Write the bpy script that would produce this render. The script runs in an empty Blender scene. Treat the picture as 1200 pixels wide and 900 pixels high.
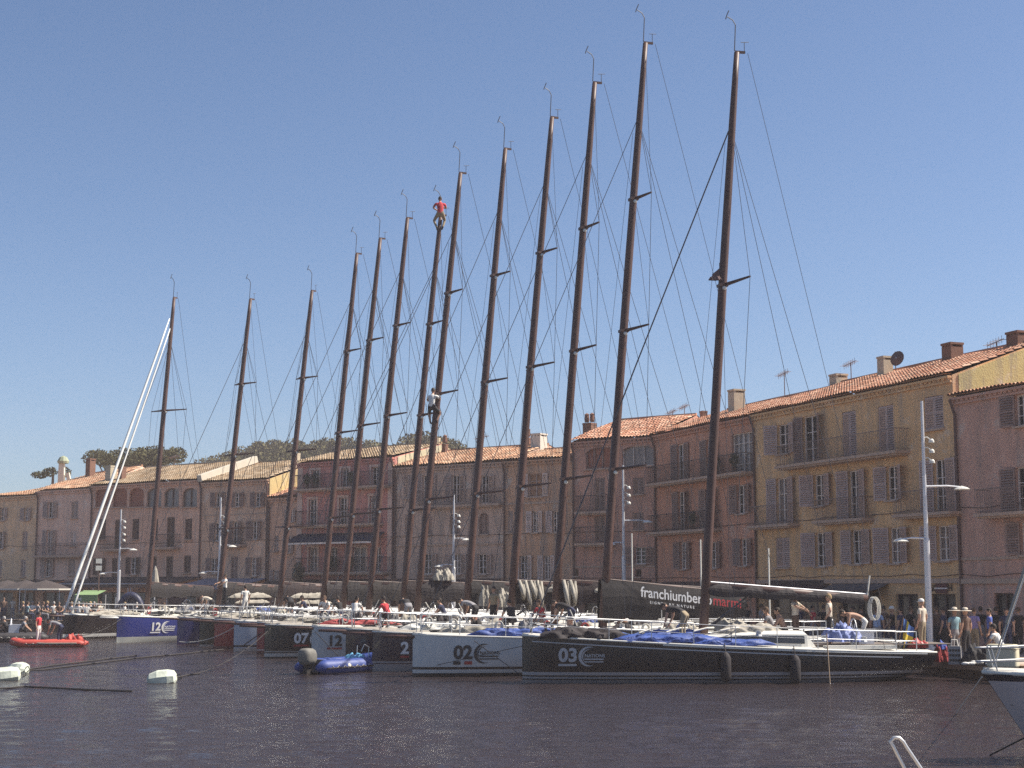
import bpy, math, random
from mathutils import Vector, Matrix
SC = bpy.context.scene
COL = SC.collection
rnd = random.Random(7)
R = math.radians

# ------------------------------------------------------------------ camera, sky, sun, exposure
CZ = 3.09
PITCH = math.atan(236 / 1800)
CP, SP = math.cos(PITCH), math.sin(PITCH)
cam = bpy.data.objects.new('camera', bpy.data.cameras.new('camera'))
COL.objects.link(cam)
cam.location = (0, 0, CZ)
cam.rotation_euler = (math.pi / 2 + PITCH, 0, 0)
cam.data.sensor_width = 36
cam.data.lens = 54
cam.data.clip_start = 0.1
cam.data.clip_end = 4000
SC.camera = cam

SUN_EL, SUN_AZ = R(50), R(84)          # azimuth measured from +Y towards +X
w = bpy.data.worlds.new('World')
SC.world = w
w.use_nodes = True
nt = w.node_tree
sky = nt.nodes.new('ShaderNodeTexSky')
sky.sky_type = 'NISHITA'
sky.sun_disc = False
sky.sun_elevation = SUN_EL
sky.sun_rotation = SUN_AZ
sky.altitude = 0
sky.air_density = 0.8
sky.dust_density = 1.0
sky.ozone_density = 4.5
nt.links.new(sky.outputs[0], nt.nodes['Background'].inputs[0])
nt.nodes['Background'].inputs[1].default_value = 0.0815
sl = bpy.data.lights.new('sun', 'SUN')
sl.energy = 5.0
sl.angle = R(0.55)
sl.color = (1.0, 0.93, 0.82)
sun = bpy.data.objects.new('sun', sl)
COL.objects.link(sun)
sdir = Vector((math.sin(SUN_AZ) * math.cos(SUN_EL), math.cos(SUN_AZ) * math.cos(SUN_EL), math.sin(SUN_EL)))
sun.rotation_euler = sdir.to_track_quat('Z', 'Y').to_euler()
sun.location = sdir * 200
SC.view_settings.view_transform = 'Standard'
SC.view_settings.look = 'None'
SC.view_settings.gamma = 1
SC.view_settings.use_curve_mapping = False
SC.view_settings.exposure = 0.78
SC.cycles.max_bounces = 6
SC.cycles.use_denoising = False
SC.cycles.denoising_prefilter = 'ACCURATE'
SC.cycles.sample_clamp_direct = 2.5
SC.cycles.sample_clamp_indirect = 3

# ------------------------------------------------------------------ where things stand (measured from the photograph)
def ray(x, y):
    u = (x - 600) / 1800
    v = (450 - y) / 1800
    return Vector((u, CP - v * SP, SP + v * CP))
def at(x, y, Y):
    r = ray(x, y)
    return Vector((0, 0, CZ)) + r * (Y / r.y)
def onz(x, y, z):
    r = ray(x, y)
    return Vector((0, 0, CZ)) + r * ((z - CZ) / r.z)
def px(X, Y, Z):
    d = Y * CP + (Z - CZ) * SP
    return 600 + 1800 * X / d, 450 - 1800 * (-Y * SP + (Z - CZ) * CP) / d

# ------------------------------------------------------------------ materials
MATS = {}
def mat(name, col, rough=0.6, metal=0.0, var=0.0, scale=3.0, bump=0.0, bscale=40.0, spec=0.5, stretch=None, coat=0.0):
    if name in MATS:
        return MATS[name]
    m = bpy.data.materials.new(name)
    m.use_nodes = True
    n, l = m.node_tree.nodes, m.node_tree.links
    b = n['Principled BSDF']
    b.inputs['Base Color'].default_value = (*col, 1)
    b.inputs['Roughness'].default_value = rough
    b.inputs['Metallic'].default_value = metal
    b.inputs['Specular IOR Level'].default_value = spec
    b.inputs['Coat Weight'].default_value = coat
    if var or bump:
        tc = n.new('ShaderNodeTexCoord')
        src = tc.outputs['Object']
        if stretch:
            mp = n.new('ShaderNodeMapping')
            mp.inputs['Scale'].default_value = stretch
            l.new(src, mp.inputs[0])
            src = mp.outputs[0]
    if var:
        no = n.new('ShaderNodeTexNoise')
        no.inputs['Scale'].default_value = scale
        no.inputs['Detail'].default_value = 8
        no.inputs['Roughness'].default_value = 0.65
        l.new(src, no.inputs['Vector'])
        rp = n.new('ShaderNodeValToRGB')
        rp.color_ramp.elements[0].position = 0.25
        rp.color_ramp.elements[1].position = 0.75
        rp.color_ramp.elements[0].color = (*[max(0, c * (1 - var)) for c in col], 1)
        rp.color_ramp.elements[1].color = (*[min(1, c * (1 + var)) for c in col], 1)
        l.new(no.outputs['Fac'], rp.inputs[0])
        l.new(rp.outputs[0], b.inputs['Base Color'])
    if bump:
        nb = n.new('ShaderNodeTexNoise')
        nb.inputs['Scale'].default_value = bscale
        nb.inputs['Detail'].default_value = 4
        l.new(src, nb.inputs['Vector'])
        bp = n.new('ShaderNodeBump')
        bp.inputs['Strength'].default_value = bump
        bp.inputs['Distance'].default_value = 0.03
        l.new(nb.outputs['Fac'], bp.inputs['Height'])
        l.new(bp.outputs[0], b.inputs['Normal'])
    MATS[name] = m
    return m

def stucco(name, col, age=0.3):
    """old lime render: cloudy patches, rain streaks and worn lighter or greyer areas"""
    if name in MATS:
        return MATS[name]
    m = mat(name, col, 0.95, 0, 0.2, 0.9, 0.6, 14.0, spec=0.1)
    age = min(.85, age + .3)
    n, l = m.node_tree.nodes, m.node_tree.links
    b = n['Principled BSDF']
    base = b.inputs['Base Color'].links[0].from_socket
    tc = n.new('ShaderNodeTexCoord')
    mp = n.new('ShaderNodeMapping')
    mp.inputs['Scale'].default_value = (1.6, 1.6, 0.16)
    l.new(tc.outputs['Object'], mp.inputs[0])
    st = n.new('ShaderNodeTexNoise')
    st.inputs['Scale'].default_value = 1.3
    st.inputs['Detail'].default_value = 10
    st.inputs['Roughness'].default_value = 0.7
    l.new(mp.outputs[0], st.inputs['Vector'])
    rp = n.new('ShaderNodeValToRGB')
    rp.color_ramp.elements[0].position = 0.48
    rp.color_ramp.elements[1].position = 0.68
    rp.color_ramp.elements[0].color = (0, 0, 0, 1)
    rp.color_ramp.elements[1].color = (age, age, age, 1)
    l.new(st.outputs['Fac'], rp.inputs[0])
    mx = n.new('ShaderNodeMixRGB')
    g = sum(col) / 3
    mx.inputs[2].default_value = (g * 0.62, g * 0.56, g * 0.5, 1)
    l.new(rp.outputs[0], mx.inputs[0])
    l.new(base, mx.inputs[1])
    p2 = n.new('ShaderNodeTexNoise')
    p2.inputs['Scale'].default_value = 0.9
    p2.inputs['Detail'].default_value = 12
    p2.inputs['Roughness'].default_value = 0.75
    l.new(tc.outputs['Object'], p2.inputs['Vector'])
    r2 = n.new('ShaderNodeValToRGB')
    r2.color_ramp.elements[0].position = 0.56
    r2.color_ramp.elements[1].position = 0.62
    r2.color_ramp.elements[0].color = (0, 0, 0, 1)
    r2.color_ramp.elements[1].color = (age * 0.8, age * 0.8, age * 0.8, 1)
    l.new(p2.outputs['Fac'], r2.inputs[0])
    m2 = n.new('ShaderNodeMixRGB')
    m2.inputs[2].default_value = (min(1, g * 1.35), g * 1.2, g * 1.02, 1)
    l.new(r2.outputs[0], m2.inputs[0])
    l.new(mx.outputs[0], m2.inputs[1])
    l.new(m2.outputs[0], b.inputs['Base Color'])
    return m

def tile_mat(name, c1, c2, c3):
    """clay tiles, each tile with its own tone, lichen in patches"""
    m = bpy.data.materials.new(name)
    m.use_nodes = True
    n, l = m.node_tree.nodes, m.node_tree.links
    b = n['Principled BSDF']
    b.inputs['Roughness'].default_value = 0.9
    b.inputs['Specular IOR Level'].default_value = 0.15
    at_ = n.new('ShaderNodeAttribute')
    at_.attribute_name = 'tile'
    rp = n.new('ShaderNodeValToRGB')
    e = rp.color_ramp.elements
    e[0].color = (*c1, 1)
    e[1].color = (*c3, 1)
    k = e.new(0.55)
    k.color = (*c2, 1)
    l.new(at_.outputs['Fac'], rp.inputs[0])
    tc = n.new('ShaderNodeTexCoord')
    no = n.new('ShaderNodeTexNoise')
    no.inputs['Scale'].default_value = 0.8
    no.inputs['Detail'].default_value = 8
    l.new(tc.outputs['Object'], no.inputs['Vector'])
    r2 = n.new('ShaderNodeValToRGB')
    r2.color_ramp.elements[0].position = 0.5
    r2.color_ramp.elements[1].position = 0.7
    r2.color_ramp.elements[0].color = (0, 0, 0, 1)
    r2.color_ramp.elements[1].color = (0.55, 0.55, 0.55, 1)
    l.new(no.outputs['Fac'], r2.inputs[0])
    mx = n.new('ShaderNodeMixRGB')
    mx.inputs[2].default_value = (0.17, 0.14, 0.1, 1)
    l.new(r2.outputs[0], mx.inputs[0])
    l.new(rp.outputs[0], mx.inputs[1])
    l.new(mx.outputs[0], b.inputs['Base Color'])
    return m

def hull_mat(name, col, stripes, rough=0.2):
    """topside paint with boot stripes: stripes = [(z_low, z_high, colour)] in metres above the water"""
    m = mat(name, col, rough, 0, 0, coat=0.4)
    n, l = m.node_tree.nodes, m.node_tree.links
    b = n['Principled BSDF']
    tc = n.new('ShaderNodeTexCoord')
    sp = n.new('ShaderNodeSeparateXYZ')
    l.new(tc.outputs['Object'], sp.inputs[0])
    no = n.new('ShaderNodeTexNoise')
    no.inputs['Scale'].default_value = 1.1
    no.inputs['Detail'].default_value = 6
    l.new(tc.outputs['Object'], no.inputs['Vector'])
    rp = n.new('ShaderNodeValToRGB')
    rp.color_ramp.elements[0].color = (*[c * 0.8 for c in col], 1)
    rp.color_ramp.elements[1].color = (*[c * 1.2 for c in col], 1)
    l.new(no.outputs['Fac'], rp.inputs[0])
    cur = rp.outputs[0]
    for z0, z1, c in stripes:
        a = n.new('ShaderNodeMath'); a.operation = 'GREATER_THAN'; a.inputs[1].default_value = z0
        d = n.new('ShaderNodeMath'); d.operation = 'LESS_THAN'; d.inputs[1].default_value = z1
        k = n.new('ShaderNodeMath'); k.operation = 'MULTIPLY'
        l.new(sp.outputs[2], a.inputs[0]); l.new(sp.outputs[2], d.inputs[0])
        l.new(a.outputs[0], k.inputs[0]); l.new(d.outputs[0], k.inputs[1])
        mx = n.new('ShaderNodeMixRGB')
        mx.inputs[2].default_value = (*c, 1)
        l.new(k.outputs[0], mx.inputs[0]); l.new(cur, mx.inputs[1])
        cur = mx.outputs[0]
    l.new(cur, b.inputs['Base Color'])
    return m

# ------------------------------------------------------------------ mesh builder
class MB:
    def __init__(s):
        s.v, s.f, s.m = [], [], []
        s.att = None
    def add(s, vs, fs, mi=0):
        o = len(s.v)
        s.v += [tuple(p) for p in vs]
        s.f += [tuple(i + o for i in f) for f in fs]
        s.m += [mi] * len(fs)
    def box(s, c, d, mi=0, rz=0.0, rot=None, taper=1.0):
        hx, hy, hz = d[0] / 2, d[1] / 2, d[2] / 2
        p = [Vector((x * hx * (taper if z > 0 else 1), y * hy * (taper if z > 0 else 1), z * hz)) for z in (-1, 1) for x, y in ((-1, -1), (1, -1), (1, 1), (-1, 1))]
        M = rot if rot else Matrix.Rotation(rz, 3, 'Z')
        s.add([M @ q + Vector(c) for q in p], [(3, 2, 1, 0), (4, 5, 6, 7), (0, 1, 5, 4), (1, 2, 6, 5), (2, 3, 7, 6), (3, 0, 4, 7)], mi)
    def tube(s, pts, r, n=6, mi=0, cap=True, flat=1.0):
        pts = [Vector(p) for p in pts]
        if not hasattr(r, '__len__'):
            r = [r] * len(pts)
        vs, fs = [], []
        up = None
        for i, p in enumerate(pts):
            t = (pts[min(i + 1, len(pts) - 1)] - pts[max(i - 1, 0)]).normalized()
            if up is None:
                a = Vector((0, 0, 1)) if abs(t.z) < 0.9 else Vector((0, 1, 0))
            else:
                a = up
            x = t.cross(a)
            if x.length < 1e-6:
                x = t.cross(Vector((1, 0, 0)))
            x.normalize()
            y = x.cross(t).normalized()
            up = y
            for k in range(n):
                an = 2 * math.pi * k / n
                vs.append(p + x * (math.cos(an) * r[i] * flat) + y * (math.sin(an) * r[i]))
        for i in range(len(pts) - 1):
            for k in range(n):
                fs.append((i * n + k, i * n + (k + 1) % n, (i + 1) * n + (k + 1) % n, (i + 1) * n + k))
        if cap:
            fs.append(tuple(range(n - 1, -1, -1)))
            fs.append(tuple((len(pts) - 1) * n + k for k in range(n)))
        s.add(vs, fs, mi)
    def ball(s, c, r, n=8, mi=0, k=5):
        r = r if hasattr(r, '__len__') else (r, r, r)
        vs, fs = [], []
        for i in range(k + 1):
            a = math.pi * i / k
            for j in range(n):
                b = 2 * math.pi * j / n
                vs.append((c[0] + r[0] * math.sin(a) * math.cos(b), c[1] + r[1] * math.sin(a) * math.sin(b), c[2] + r[2] * math.cos(a)))
        for i in range(k):
            for j in range(n):
                fs.append((i * n + j, (i + 1) * n + j, (i + 1) * n + (j + 1) % n, i * n + (j + 1) % n))
        s.add(vs, fs, mi)
    def lathe(s, c, prof, n=12, mi=0):
        vs, fs = [], []
        for r, z in prof:
            for j in range(n):
                b = 2 * math.pi * j / n
                vs.append((c[0] + r * math.cos(b), c[1] + r * math.sin(b), c[2] + z))
        for i in range(len(prof) - 1):
            for j in range(n):
                fs.append((i * n + j, i * n + (j + 1) % n, (i + 1) * n + (j + 1) % n, (i + 1) * n + j))
        s.add(vs, fs, mi)
    def grid(s, P, mi=0, closed=False):
        nr, nc = len(P), len(P[0])
        vs = [q for row in P for q in row]
        fs = []
        for i in range(nr - 1):
            for j in range(nc - 1 + (1 if closed else 0)):
                j2 = (j + 1) % nc
                fs.append((i * nc + j, i * nc + j2, (i + 1) * nc + j2, (i + 1) * nc + j))
        s.add(vs, fs, mi)
    def prism(s, pts, n, d, mi=0):
        """polygon pts extruded by d along n"""
        k = len(pts)
        o = Vector(n) * d
        vs = [Vector(p) for p in pts] + [Vector(p) + o for p in pts]
        fs = [tuple(range(k)), tuple(range(2 * k - 1, k - 1, -1))] + [(i, k + i, k + (i + 1) % k, (i + 1) % k) for i in range(k)]
        s.add(vs, fs, mi)
    def build(s, name, mats, parent=None, loc=None, rz=0.0, smooth=False, at_parent=True):
        me = bpy.data.meshes.new(name)
        me.from_pydata(s.v, [], s.f)
        if not isinstance(mats, (list, tuple)):
            mats = [mats]
        for m in mats:
            me.materials.append(m)
        if len(mats) > 1:
            me.polygons.foreach_set('material_index', s.m)
        if smooth:
            me.polygons.foreach_set('use_smooth', [True] * len(me.polygons))
        if s.att:
            a = me.attributes.new('tile', 'FLOAT', 'FACE')
            a.data.foreach_set('value', s.att)
        me.update()
        o = bpy.data.objects.new(name, me)
        COL.objects.link(o)
        if parent:
            o.parent = parent
        if loc is not None:
            o.location = loc
        if rz:
            o.rotation_euler = (0, 0, rz)
        return o

def tag(o, label, cat, group=None, kind=None):
    o['label'] = label
    o['category'] = cat
    if group:
        o['group'] = group
    if kind:
        o['kind'] = kind
    return o
def thing(name, label, cat, loc=(0, 0, 0), rz=0.0, group=None):
    o = bpy.data.objects.new(name, None)
    o.empty_display_size = 0.3
    COL.objects.link(o)
    o.location = loc
    o.rotation_euler = (0, 0, rz)
    return tag(o, label, cat, group)
def struct(o):
    o['kind'] = 'structure'
    return o
def dup(root, loc=None, rz=None, label=None):
    def cp(o, par):
        c = o.copy()
        COL.objects.link(c)
        c.parent = par
        for ch in o.children:
            cp(ch, c)
        return c
    c = cp(root, None)
    if loc is not None:
        c.location = loc
    if rz is not None:
        c.rotation_euler = (0, 0, rz)
    if label:
        c['label'] = label
    return c

_TC = {}
def text2d(s, size, bold=0.0):
    """outline of a word as flat verts and faces, baseline at 0, starting at x = 0"""
    key = (s, size, bold)
    if key in _TC:
        return _TC[key]
    cu = bpy.data.curves.new('word', 'FONT')
    cu.body = s
    cu.size = size
    cu.resolution_u = 3
    cu.offset = bold * size
    ob = bpy.data.objects.new('word', cu)
    COL.objects.link(ob)
    dg = bpy.context.evaluated_depsgraph_get()
    me = bpy.data.meshes.new_from_object(ob.evaluated_get(dg))
    vs = [(v.co.x, v.co.y) for v in me.vertices]
    fs = [tuple(p.vertices) for p in me.polygons]
    bpy.data.objects.remove(ob)
    bpy.data.curves.remove(cu)
    bpy.data.meshes.remove(me)
    _TC[key] = (vs, fs)
    return vs, fs

# shared materials
M_RAIL = mat('wrought_iron', (0.06, 0.045, 0.045), 0.6)
M_RAILP = mat('faded_iron', (0.26, 0.18, 0.15), 0.7)
M_GLASS = mat('window_glass', (0.03, 0.032, 0.035), 0.12, spec=0.6)
M_GLASSB = mat('curtained_glass', (0.24, 0.19, 0.17), 0.3, 0, 0.4, 2.0)
M_FRAME = mat('white_window_paint', (0.8, 0.66, 0.57), 0.6)
M_STONE = mat('pale_stone', (0.5, 0.34, 0.25), 0.9, 0, 0.2, 4, 0.3, 30)
M_PIPE = mat('copper_pipe', (0.13, 0.075, 0.065), 0.6, 0.2)
M_CHIM = mat('chimney_render', (0.5, 0.42, 0.3), 0.9, 0, 0.15, 3, 0.3, 20)
M_BRICK = mat('chimney_brick', (0.2, 0.1, 0.065), 0.9, 0, 0.3, 9, 0.5, 25)
M_STEEL = mat('stainless_steel', (0.5, 0.5, 0.5), 0.42, 0.7)
M_POST = mat('galvanised_post', (0.62, 0.62, 0.64), 0.5, 0.3, 0.12, 3)
M_WHITE = mat('white_gelcoat', (0.66, 0.64, 0.58), 0.35)
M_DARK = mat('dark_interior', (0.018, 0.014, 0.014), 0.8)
M_BLACK = mat('black_fabric', (0.014, 0.011, 0.012), 0.85, 0, 0.3, 5, 0.4, 12)
M_CARBON = mat('carbon_mast', (0.085, 0.045, 0.037), 0.5, 0, 0.3, 1.2, spec=0.35)
M_WIRE = mat('rigging_wire', (0.05, 0.05, 0.06), 0.5, 0.3)
M_ROPE = mat('mooring_rope', (0.035, 0.03, 0.03), 0.9)
M_PALE = mat('pale_rope', (0.6, 0.57, 0.5), 0.9)
M_GREEN = mat('pot_plant_leaf', (0.05, 0.07, 0.025), 0.7, 0, 0.4, 6)

# ------------------------------------------------------------------ setting: water, quay, hill
def make_water():
    m = bpy.data.materials.new('harbour_water')
    m.use_nodes = True
    n, l = m.node_tree.nodes, m.node_tree.links
    b = n['Principled BSDF']
    b.inputs['Base Color'].default_value = (0.030, 0.021, 0.021, 1)
    b.inputs['Roughness'].default_value = 0.1
    b.inputs['IOR'].default_value = 1.33
    tc = n.new('ShaderNodeTexCoord')
    prev = None
    for sc, st, dist, sx in ((3.2, 0.4, 0.12, 1.6), (8.0, 0.55, 0.07, 1.6), (19.0, 0.4, 0.025, 1.4)):
        mp = n.new('ShaderNodeMapping')
        mp.inputs['Scale'].default_value = (1, sx, 1)
        mp.inputs['Rotation'].default_value = (0, 0, R(12 * sc))
        l.new(tc.outputs['Object'], mp.inputs[0])
        no = n.new('ShaderNodeTexNoise')
        no.inputs['Scale'].default_value = sc
        no.inputs['Detail'].default_value = 3
        no.inputs['Distortion'].default_value = 0.6
        l.new(mp.outputs[0], no.inputs['Vector'])
        bp = n.new('ShaderNodeBump')
        bp.inputs['Strength'].default_value = st
        bp.inputs['Distance'].default_value = dist
        l.new(no.outputs['Fac'], bp.inputs['Height'])
        if prev:
            l.new(prev, bp.inputs['Normal'])
        prev = bp.outputs[0]
    l.new(prev, b.inputs['Normal'])
    # wind ripples as real geometry, finer towards the near side of the basin
    import numpy as np
    rg = np.random.default_rng(3)
    Ys = 6.0 * np.exp(np.arange(0, 620) * 0.0046)
    fx = np.linspace(-.5, .5, 430)
    Xg = fx[None, :] * Ys[:, None]
    Yg = np.repeat(Ys[:, None], len(fx), 1)
    Z = np.zeros_like(Xg)
    sp = np.maximum(Ys * .0046, Ys / 430)[:, None]
    for i in range(90):
        lam = .22 * (6.5 ** rg.random())
        th = rg.normal(1.35, .55)
        kx, ky = math.cos(th) * 2 * math.pi / lam, math.sin(th) * 2 * math.pi / lam
        keep = np.clip(lam / (4 * sp) - .5, 0, 1)
        g = .75 + .25 * np.sin(Xg * rg.uniform(.05, .25) + Yg * rg.uniform(.05, .25) + rg.uniform(0, 6))
        Z += keep * g * lam * .0028 * np.sin(kx * Xg + ky * Yg + rg.uniform(0, 6.28))
    edge = np.minimum(1, (.5 - np.abs(fx)) * 20)[None, :]
    Z = Z * edge
    nr, nc = Xg.shape
    co = np.stack([Xg, Yg, Z], -1).reshape(-1, 3)
    idx = np.arange(nr * nc).reshape(nr, nc)
    q = np.stack([idx[:-1, :-1], idx[:-1, 1:], idx[1:, 1:], idx[1:, :-1]], -1).reshape(-1, 4)
    outer = np.array([(-245, -115, -.09), (245, -115, -.09), (245, 300, -.09), (-245, 300, -.09)])
    n0 = len(co)
    co = np.vstack([co, outer])
    q = np.vstack([q, [[n0, n0 + 1, n0 + 2, n0 + 3]]])
    me = bpy.data.meshes.new('water')
    me.vertices.add(len(co)); me.vertices.foreach_set('co', co.ravel())
    me.loops.add(q.size); me.loops.foreach_set('vertex_index', q.ravel())
    me.polygons.add(len(q)); me.polygons.foreach_set('loop_start', np.arange(0, q.size, 4)); me.polygons.foreach_set('loop_total', np.full(len(q), 4))
    me.update(calc_edges=True)
    me.polygons.foreach_set('use_smooth', [True] * len(q))
    me.materials.append(m)
    o = bpy.data.objects.new('water', me)
    COL.objects.link(o)
    return struct(o)
make_water()

QR0, QDR = Vector((14.6, 54.2)), Vector((-0.363, 0.932))      # right quay edge, running away from us
QL0, QDL = Vector((-11.5, 96.5)), Vector((-0.8, 0.6))          # left quay edge
QC = Vector((2.1, 86.3))
QZ = 0.5
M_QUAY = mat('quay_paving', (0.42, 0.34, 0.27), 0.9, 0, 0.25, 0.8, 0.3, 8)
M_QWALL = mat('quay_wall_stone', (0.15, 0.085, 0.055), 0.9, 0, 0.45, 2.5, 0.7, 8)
M_COPING = mat('quay_coping', (0.34, 0.24, 0.17), 0.85, 0, 0.3, 3, 0.4, 12)
def make_quay():
    a = QR0 - QDR * 62
    e = QC + QDL * 90
    top = [(a.x, a.y), (245, a.y), (245, 325), (-245, 325), (-245, e.y), (e.x, e.y), (QC.x, QC.y)]
    mb = MB()
    mb.add([(x, y, QZ) for x, y in top], [tuple(range(len(top)))])
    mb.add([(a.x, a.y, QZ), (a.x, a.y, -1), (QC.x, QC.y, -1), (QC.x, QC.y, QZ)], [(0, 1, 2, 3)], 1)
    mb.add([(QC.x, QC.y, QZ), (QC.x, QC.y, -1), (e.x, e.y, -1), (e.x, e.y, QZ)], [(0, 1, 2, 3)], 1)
    struct(mb.build('quay', [M_QUAY, M_QWALL]))
    mb = MB()
    for p0, p1, nrm in ((a, QC, Vector((-0.932, -0.363))), (QC, e, Vector((-0.6, -0.8)))):
        d = (p1 - p0).normalized()
        L = (p1 - p0).length
        k = 0.0
        while k < L - 0.6:
            ln = rnd.uniform(1.3, 2.1)
            ln = min(ln, L - 0.3 - k)
            c = p0 + d * (k + ln / 2) - nrm * 0.22
            mb.box((c.x, c.y, QZ - 0.08), (ln - 0.02, 0.6, 0.26 + rnd.uniform(-.02, .02)), 0, math.atan2(d.y, d.x))
            k += ln
    struct(mb.build('quay_edge', [M_COPING]))
make_quay()

def make_haze():
    m = bpy.data.materials.new('sea_haze')
    m.use_nodes = True
    n, l = m.node_tree.nodes, m.node_tree.links
    n.remove(n['Principled BSDF'])
    v = n.new('ShaderNodeVolumePrincipled')
    v.inputs['Color'].default_value = (0.95, 0.84, 0.83, 1)
    v.inputs['Density'].default_value = 0.0006
    v.inputs['Anisotropy'].default_value = 0.0
    l.new(v.outputs[0], n['Material Output'].inputs['Volume'])
    mb = MB()
    mb.box((0, 107, 16), (504, 460, 37))
    o = mb.build('haze', m)
    o['kind'] = 'stuff'
make_haze()

def make_hill():
    mb = MB()
    P = []
    for j in range(7):
        Y = 215 + j * 16
        row = []
        for i in range(41):
            X = -110 + i * 5
            xp = 600 + 1800 * X / Y
            h = 26 * math.exp(-((X + 26) / 34) ** 2) * min(1, j / 5)
            h = h + 1.6 * math.sin(X * .23 + j) + 1.2 * math.sin(X * .11 + 2 * j)
            row.append((X, Y, max(QZ, h)))
        P.append(row)
    mb.grid(P)
    HILLP = P
    global HILL
    HILL = P
    struct(mb.build('hill', mat('hillside', (0.09, 0.075, 0.04), 0.95, 0, 0.4, 0.15), smooth=True))
make_hill()
M_LEAF = [mat('pine_needles', (0.075, 0.07, 0.022), 0.85, 0, 0.5, 0.5), mat('dry_oak_leaves', (0.085, 0.075, 0.02), 0.85, 0, 0.5, 0.4)]
M_BARK = mat('pine_bark', (0.11, 0.07, 0.05), 0.95, 0, 0.3, 3)
def leafy(mb, lobes, n, size, mi=0):
    for _ in range(n):
        c, r = rnd.choice(lobes)
        while True:
            q = Vector((rnd.uniform(-1, 1), rnd.uniform(-1, 1), rnd.uniform(-1, 1)))
            if 0.25 < q.length < 1:
                break
        p = Vector(c) + Vector((q.x * r[0], q.y * r[1], q.z * r[2]))
        a = Vector((rnd.gauss(0, 1), rnd.gauss(0, 1), rnd.gauss(0, 1))).normalized()
        b = a.orthogonal().normalized()
        c2 = a.cross(b)
        s = size * rnd.uniform(.6, 1.5)
        mb.add([p - b * s, p + c2 * s * .7, p + b * s, p - c2 * s * .6], [(0, 1, 2, 3)], mi)
def make_tree(name, label, loc, kind, H, W, leaf, group):
    t = thing(name, label, 'tree', loc, 0, group)
    tr = MB()
    cr = MB()
    lobes = []
    if kind == 'umbrella':
        tr.tube([(0, 0, 0), (.1, 0, H * .35), (0, .1, H * .62)], [.3, .24, .2], 7)
        for k in range(9):
            a = k * 2.4
            rr = W * (.25 + .7 * ((k * 37) % 10) / 10)
            tip = (math.cos(a) * rr, math.sin(a) * rr, H * (.86 + .05 * math.sin(k)))
            tr.tube([(0, .1, H * .6), (tip[0] * .45, tip[1] * .45, H * .72), tip], [.15, .1, .05], 5)
            lobes.append(((tip[0], tip[1], H * (.92 + .035 * math.sin(2 * k))), (W * .38, W * .38, H * .085)))
        lobes.append(((0, 0, H * .97), (W * .5, W * .5, H * .08)))
    else:
        tr.tube([(0, 0, 0), (.1, .1, H * .35), (0, 0, H * .7)], [.32, .25, .1], 7)
        for k in range(11):
            a = k * 2.4
            rr = W * (.15 + .6 * ((k * 7) % 11) / 11)
            z = H * (.45 + .45 * ((k * 5) % 11) / 11)
            tr.tube([(0, 0, H * .4), (math.cos(a) * rr, math.sin(a) * rr, z)], [.12, .04], 5)
            s = rnd.uniform(.3, .5) * W
            lobes.append(((math.cos(a) * rr, math.sin(a) * rr, z), (s, s, s * .75)))
    leafy(cr, lobes, 4200 if kind == 'umbrella' else 3000, leaf)
    tr.build('trunk', M_BARK, t, smooth=True)
    cr.build('crown', M_LEAF[0 if kind == 'umbrella' else 1], t)
    return t
def hill_brush():
    mb = MB()
    for _ in range(5200):
        j, i = rnd.randrange(0, 6), rnd.randrange(4, 36)
        q = Vector(HILL[j][i])
        if q.z < 4:
            continue
        leafy(mb, [(q + Vector((rnd.uniform(-3, 3), rnd.uniform(-8, 8), rnd.uniform(0, 1.8))), (1.2, 1.2, .9))], 3, .42)
    o = mb.build('undergrowth', M_LEAF[1])
    tag(o, 'olive brown undergrowth covering the wooded hill behind the roofs', 'undergrowth', kind='stuff')
hill_brush()
protoU = [make_tree('umbrella_pine', 'wide umbrella pine at the left end of the pine trio above the roofs', (0, 0, 0), 'umbrella', 10, 2.9, .12, 'umbrella pines behind the rooftops'),
          make_tree('oak_tree', 'brown green wooded hill tree on the skyline', (0, 0, 0), 'oak', 8, 4.5, .24, 'trees on the wooded hill')]
# three pines behind the arched building
for k, (x, ytop, Y, sc, lb) in enumerate(((134, 529, 168, 1.0, 'flat crowned umbrella pine behind the white furled sails'), (160, 527, 172, 1.15, 'middle umbrella pine of the trio behind the arched loggia house'), (182, 524, 166, 1.1, 'tallest rounded umbrella pine behind the far left dark mast'))):
    p = at(x, ytop, Y)
    base = p.z - 10 * sc * 1.03
    t = protoU[0] if k == 0 else dup(protoU[0])
    t.location = (p.x, Y, base)
    t.scale = (sc,) * 3
    t.rotation_euler = (0, 0, k * 1.9)
    t['label'] = lb
hl = [(252, 541, 300), (264, 533, 280), (276, 529, 290), (289, 524, 300), (302, 519, 285), (315, 517, 295), (328, 518, 280), (340, 516, 300), (352, 519, 290), (365, 517, 280), (378, 520, 300), (391, 513, 285), (404, 516, 295), (418, 514, 280), (432, 519, 300), (446, 523, 290), (460, 526, 285),
      (478, 517, 250), (490, 511, 260), (503, 508, 255), (516, 513, 250), (528, 519, 260), (540, 524, 250), (552, 527, 255), (563, 533, 250),
      (283, 537, 262), (310, 531, 262), (335, 530, 258), (360, 531, 262), (386, 532, 258), (412, 533, 262), (436, 538, 258), (498, 526, 240), (520, 530, 240), (545, 537, 242)]
for k, (x, y, Y) in enumerate(hl):
    p = at(x, y, Y)
    t = protoU[1] if k == 0 else dup(protoU[1])
    sc = rnd.uniform(.85, 1.2)
    t.location = (p.x, Y, p.z - 8.2 * sc)
    t.scale = (sc, sc, sc)
    t.rotation_euler = (0, 0, rnd.uniform(0, 6))
    t['label'] = 'rounded olive brown tree in the wood on the hill behind the roofs'

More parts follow.
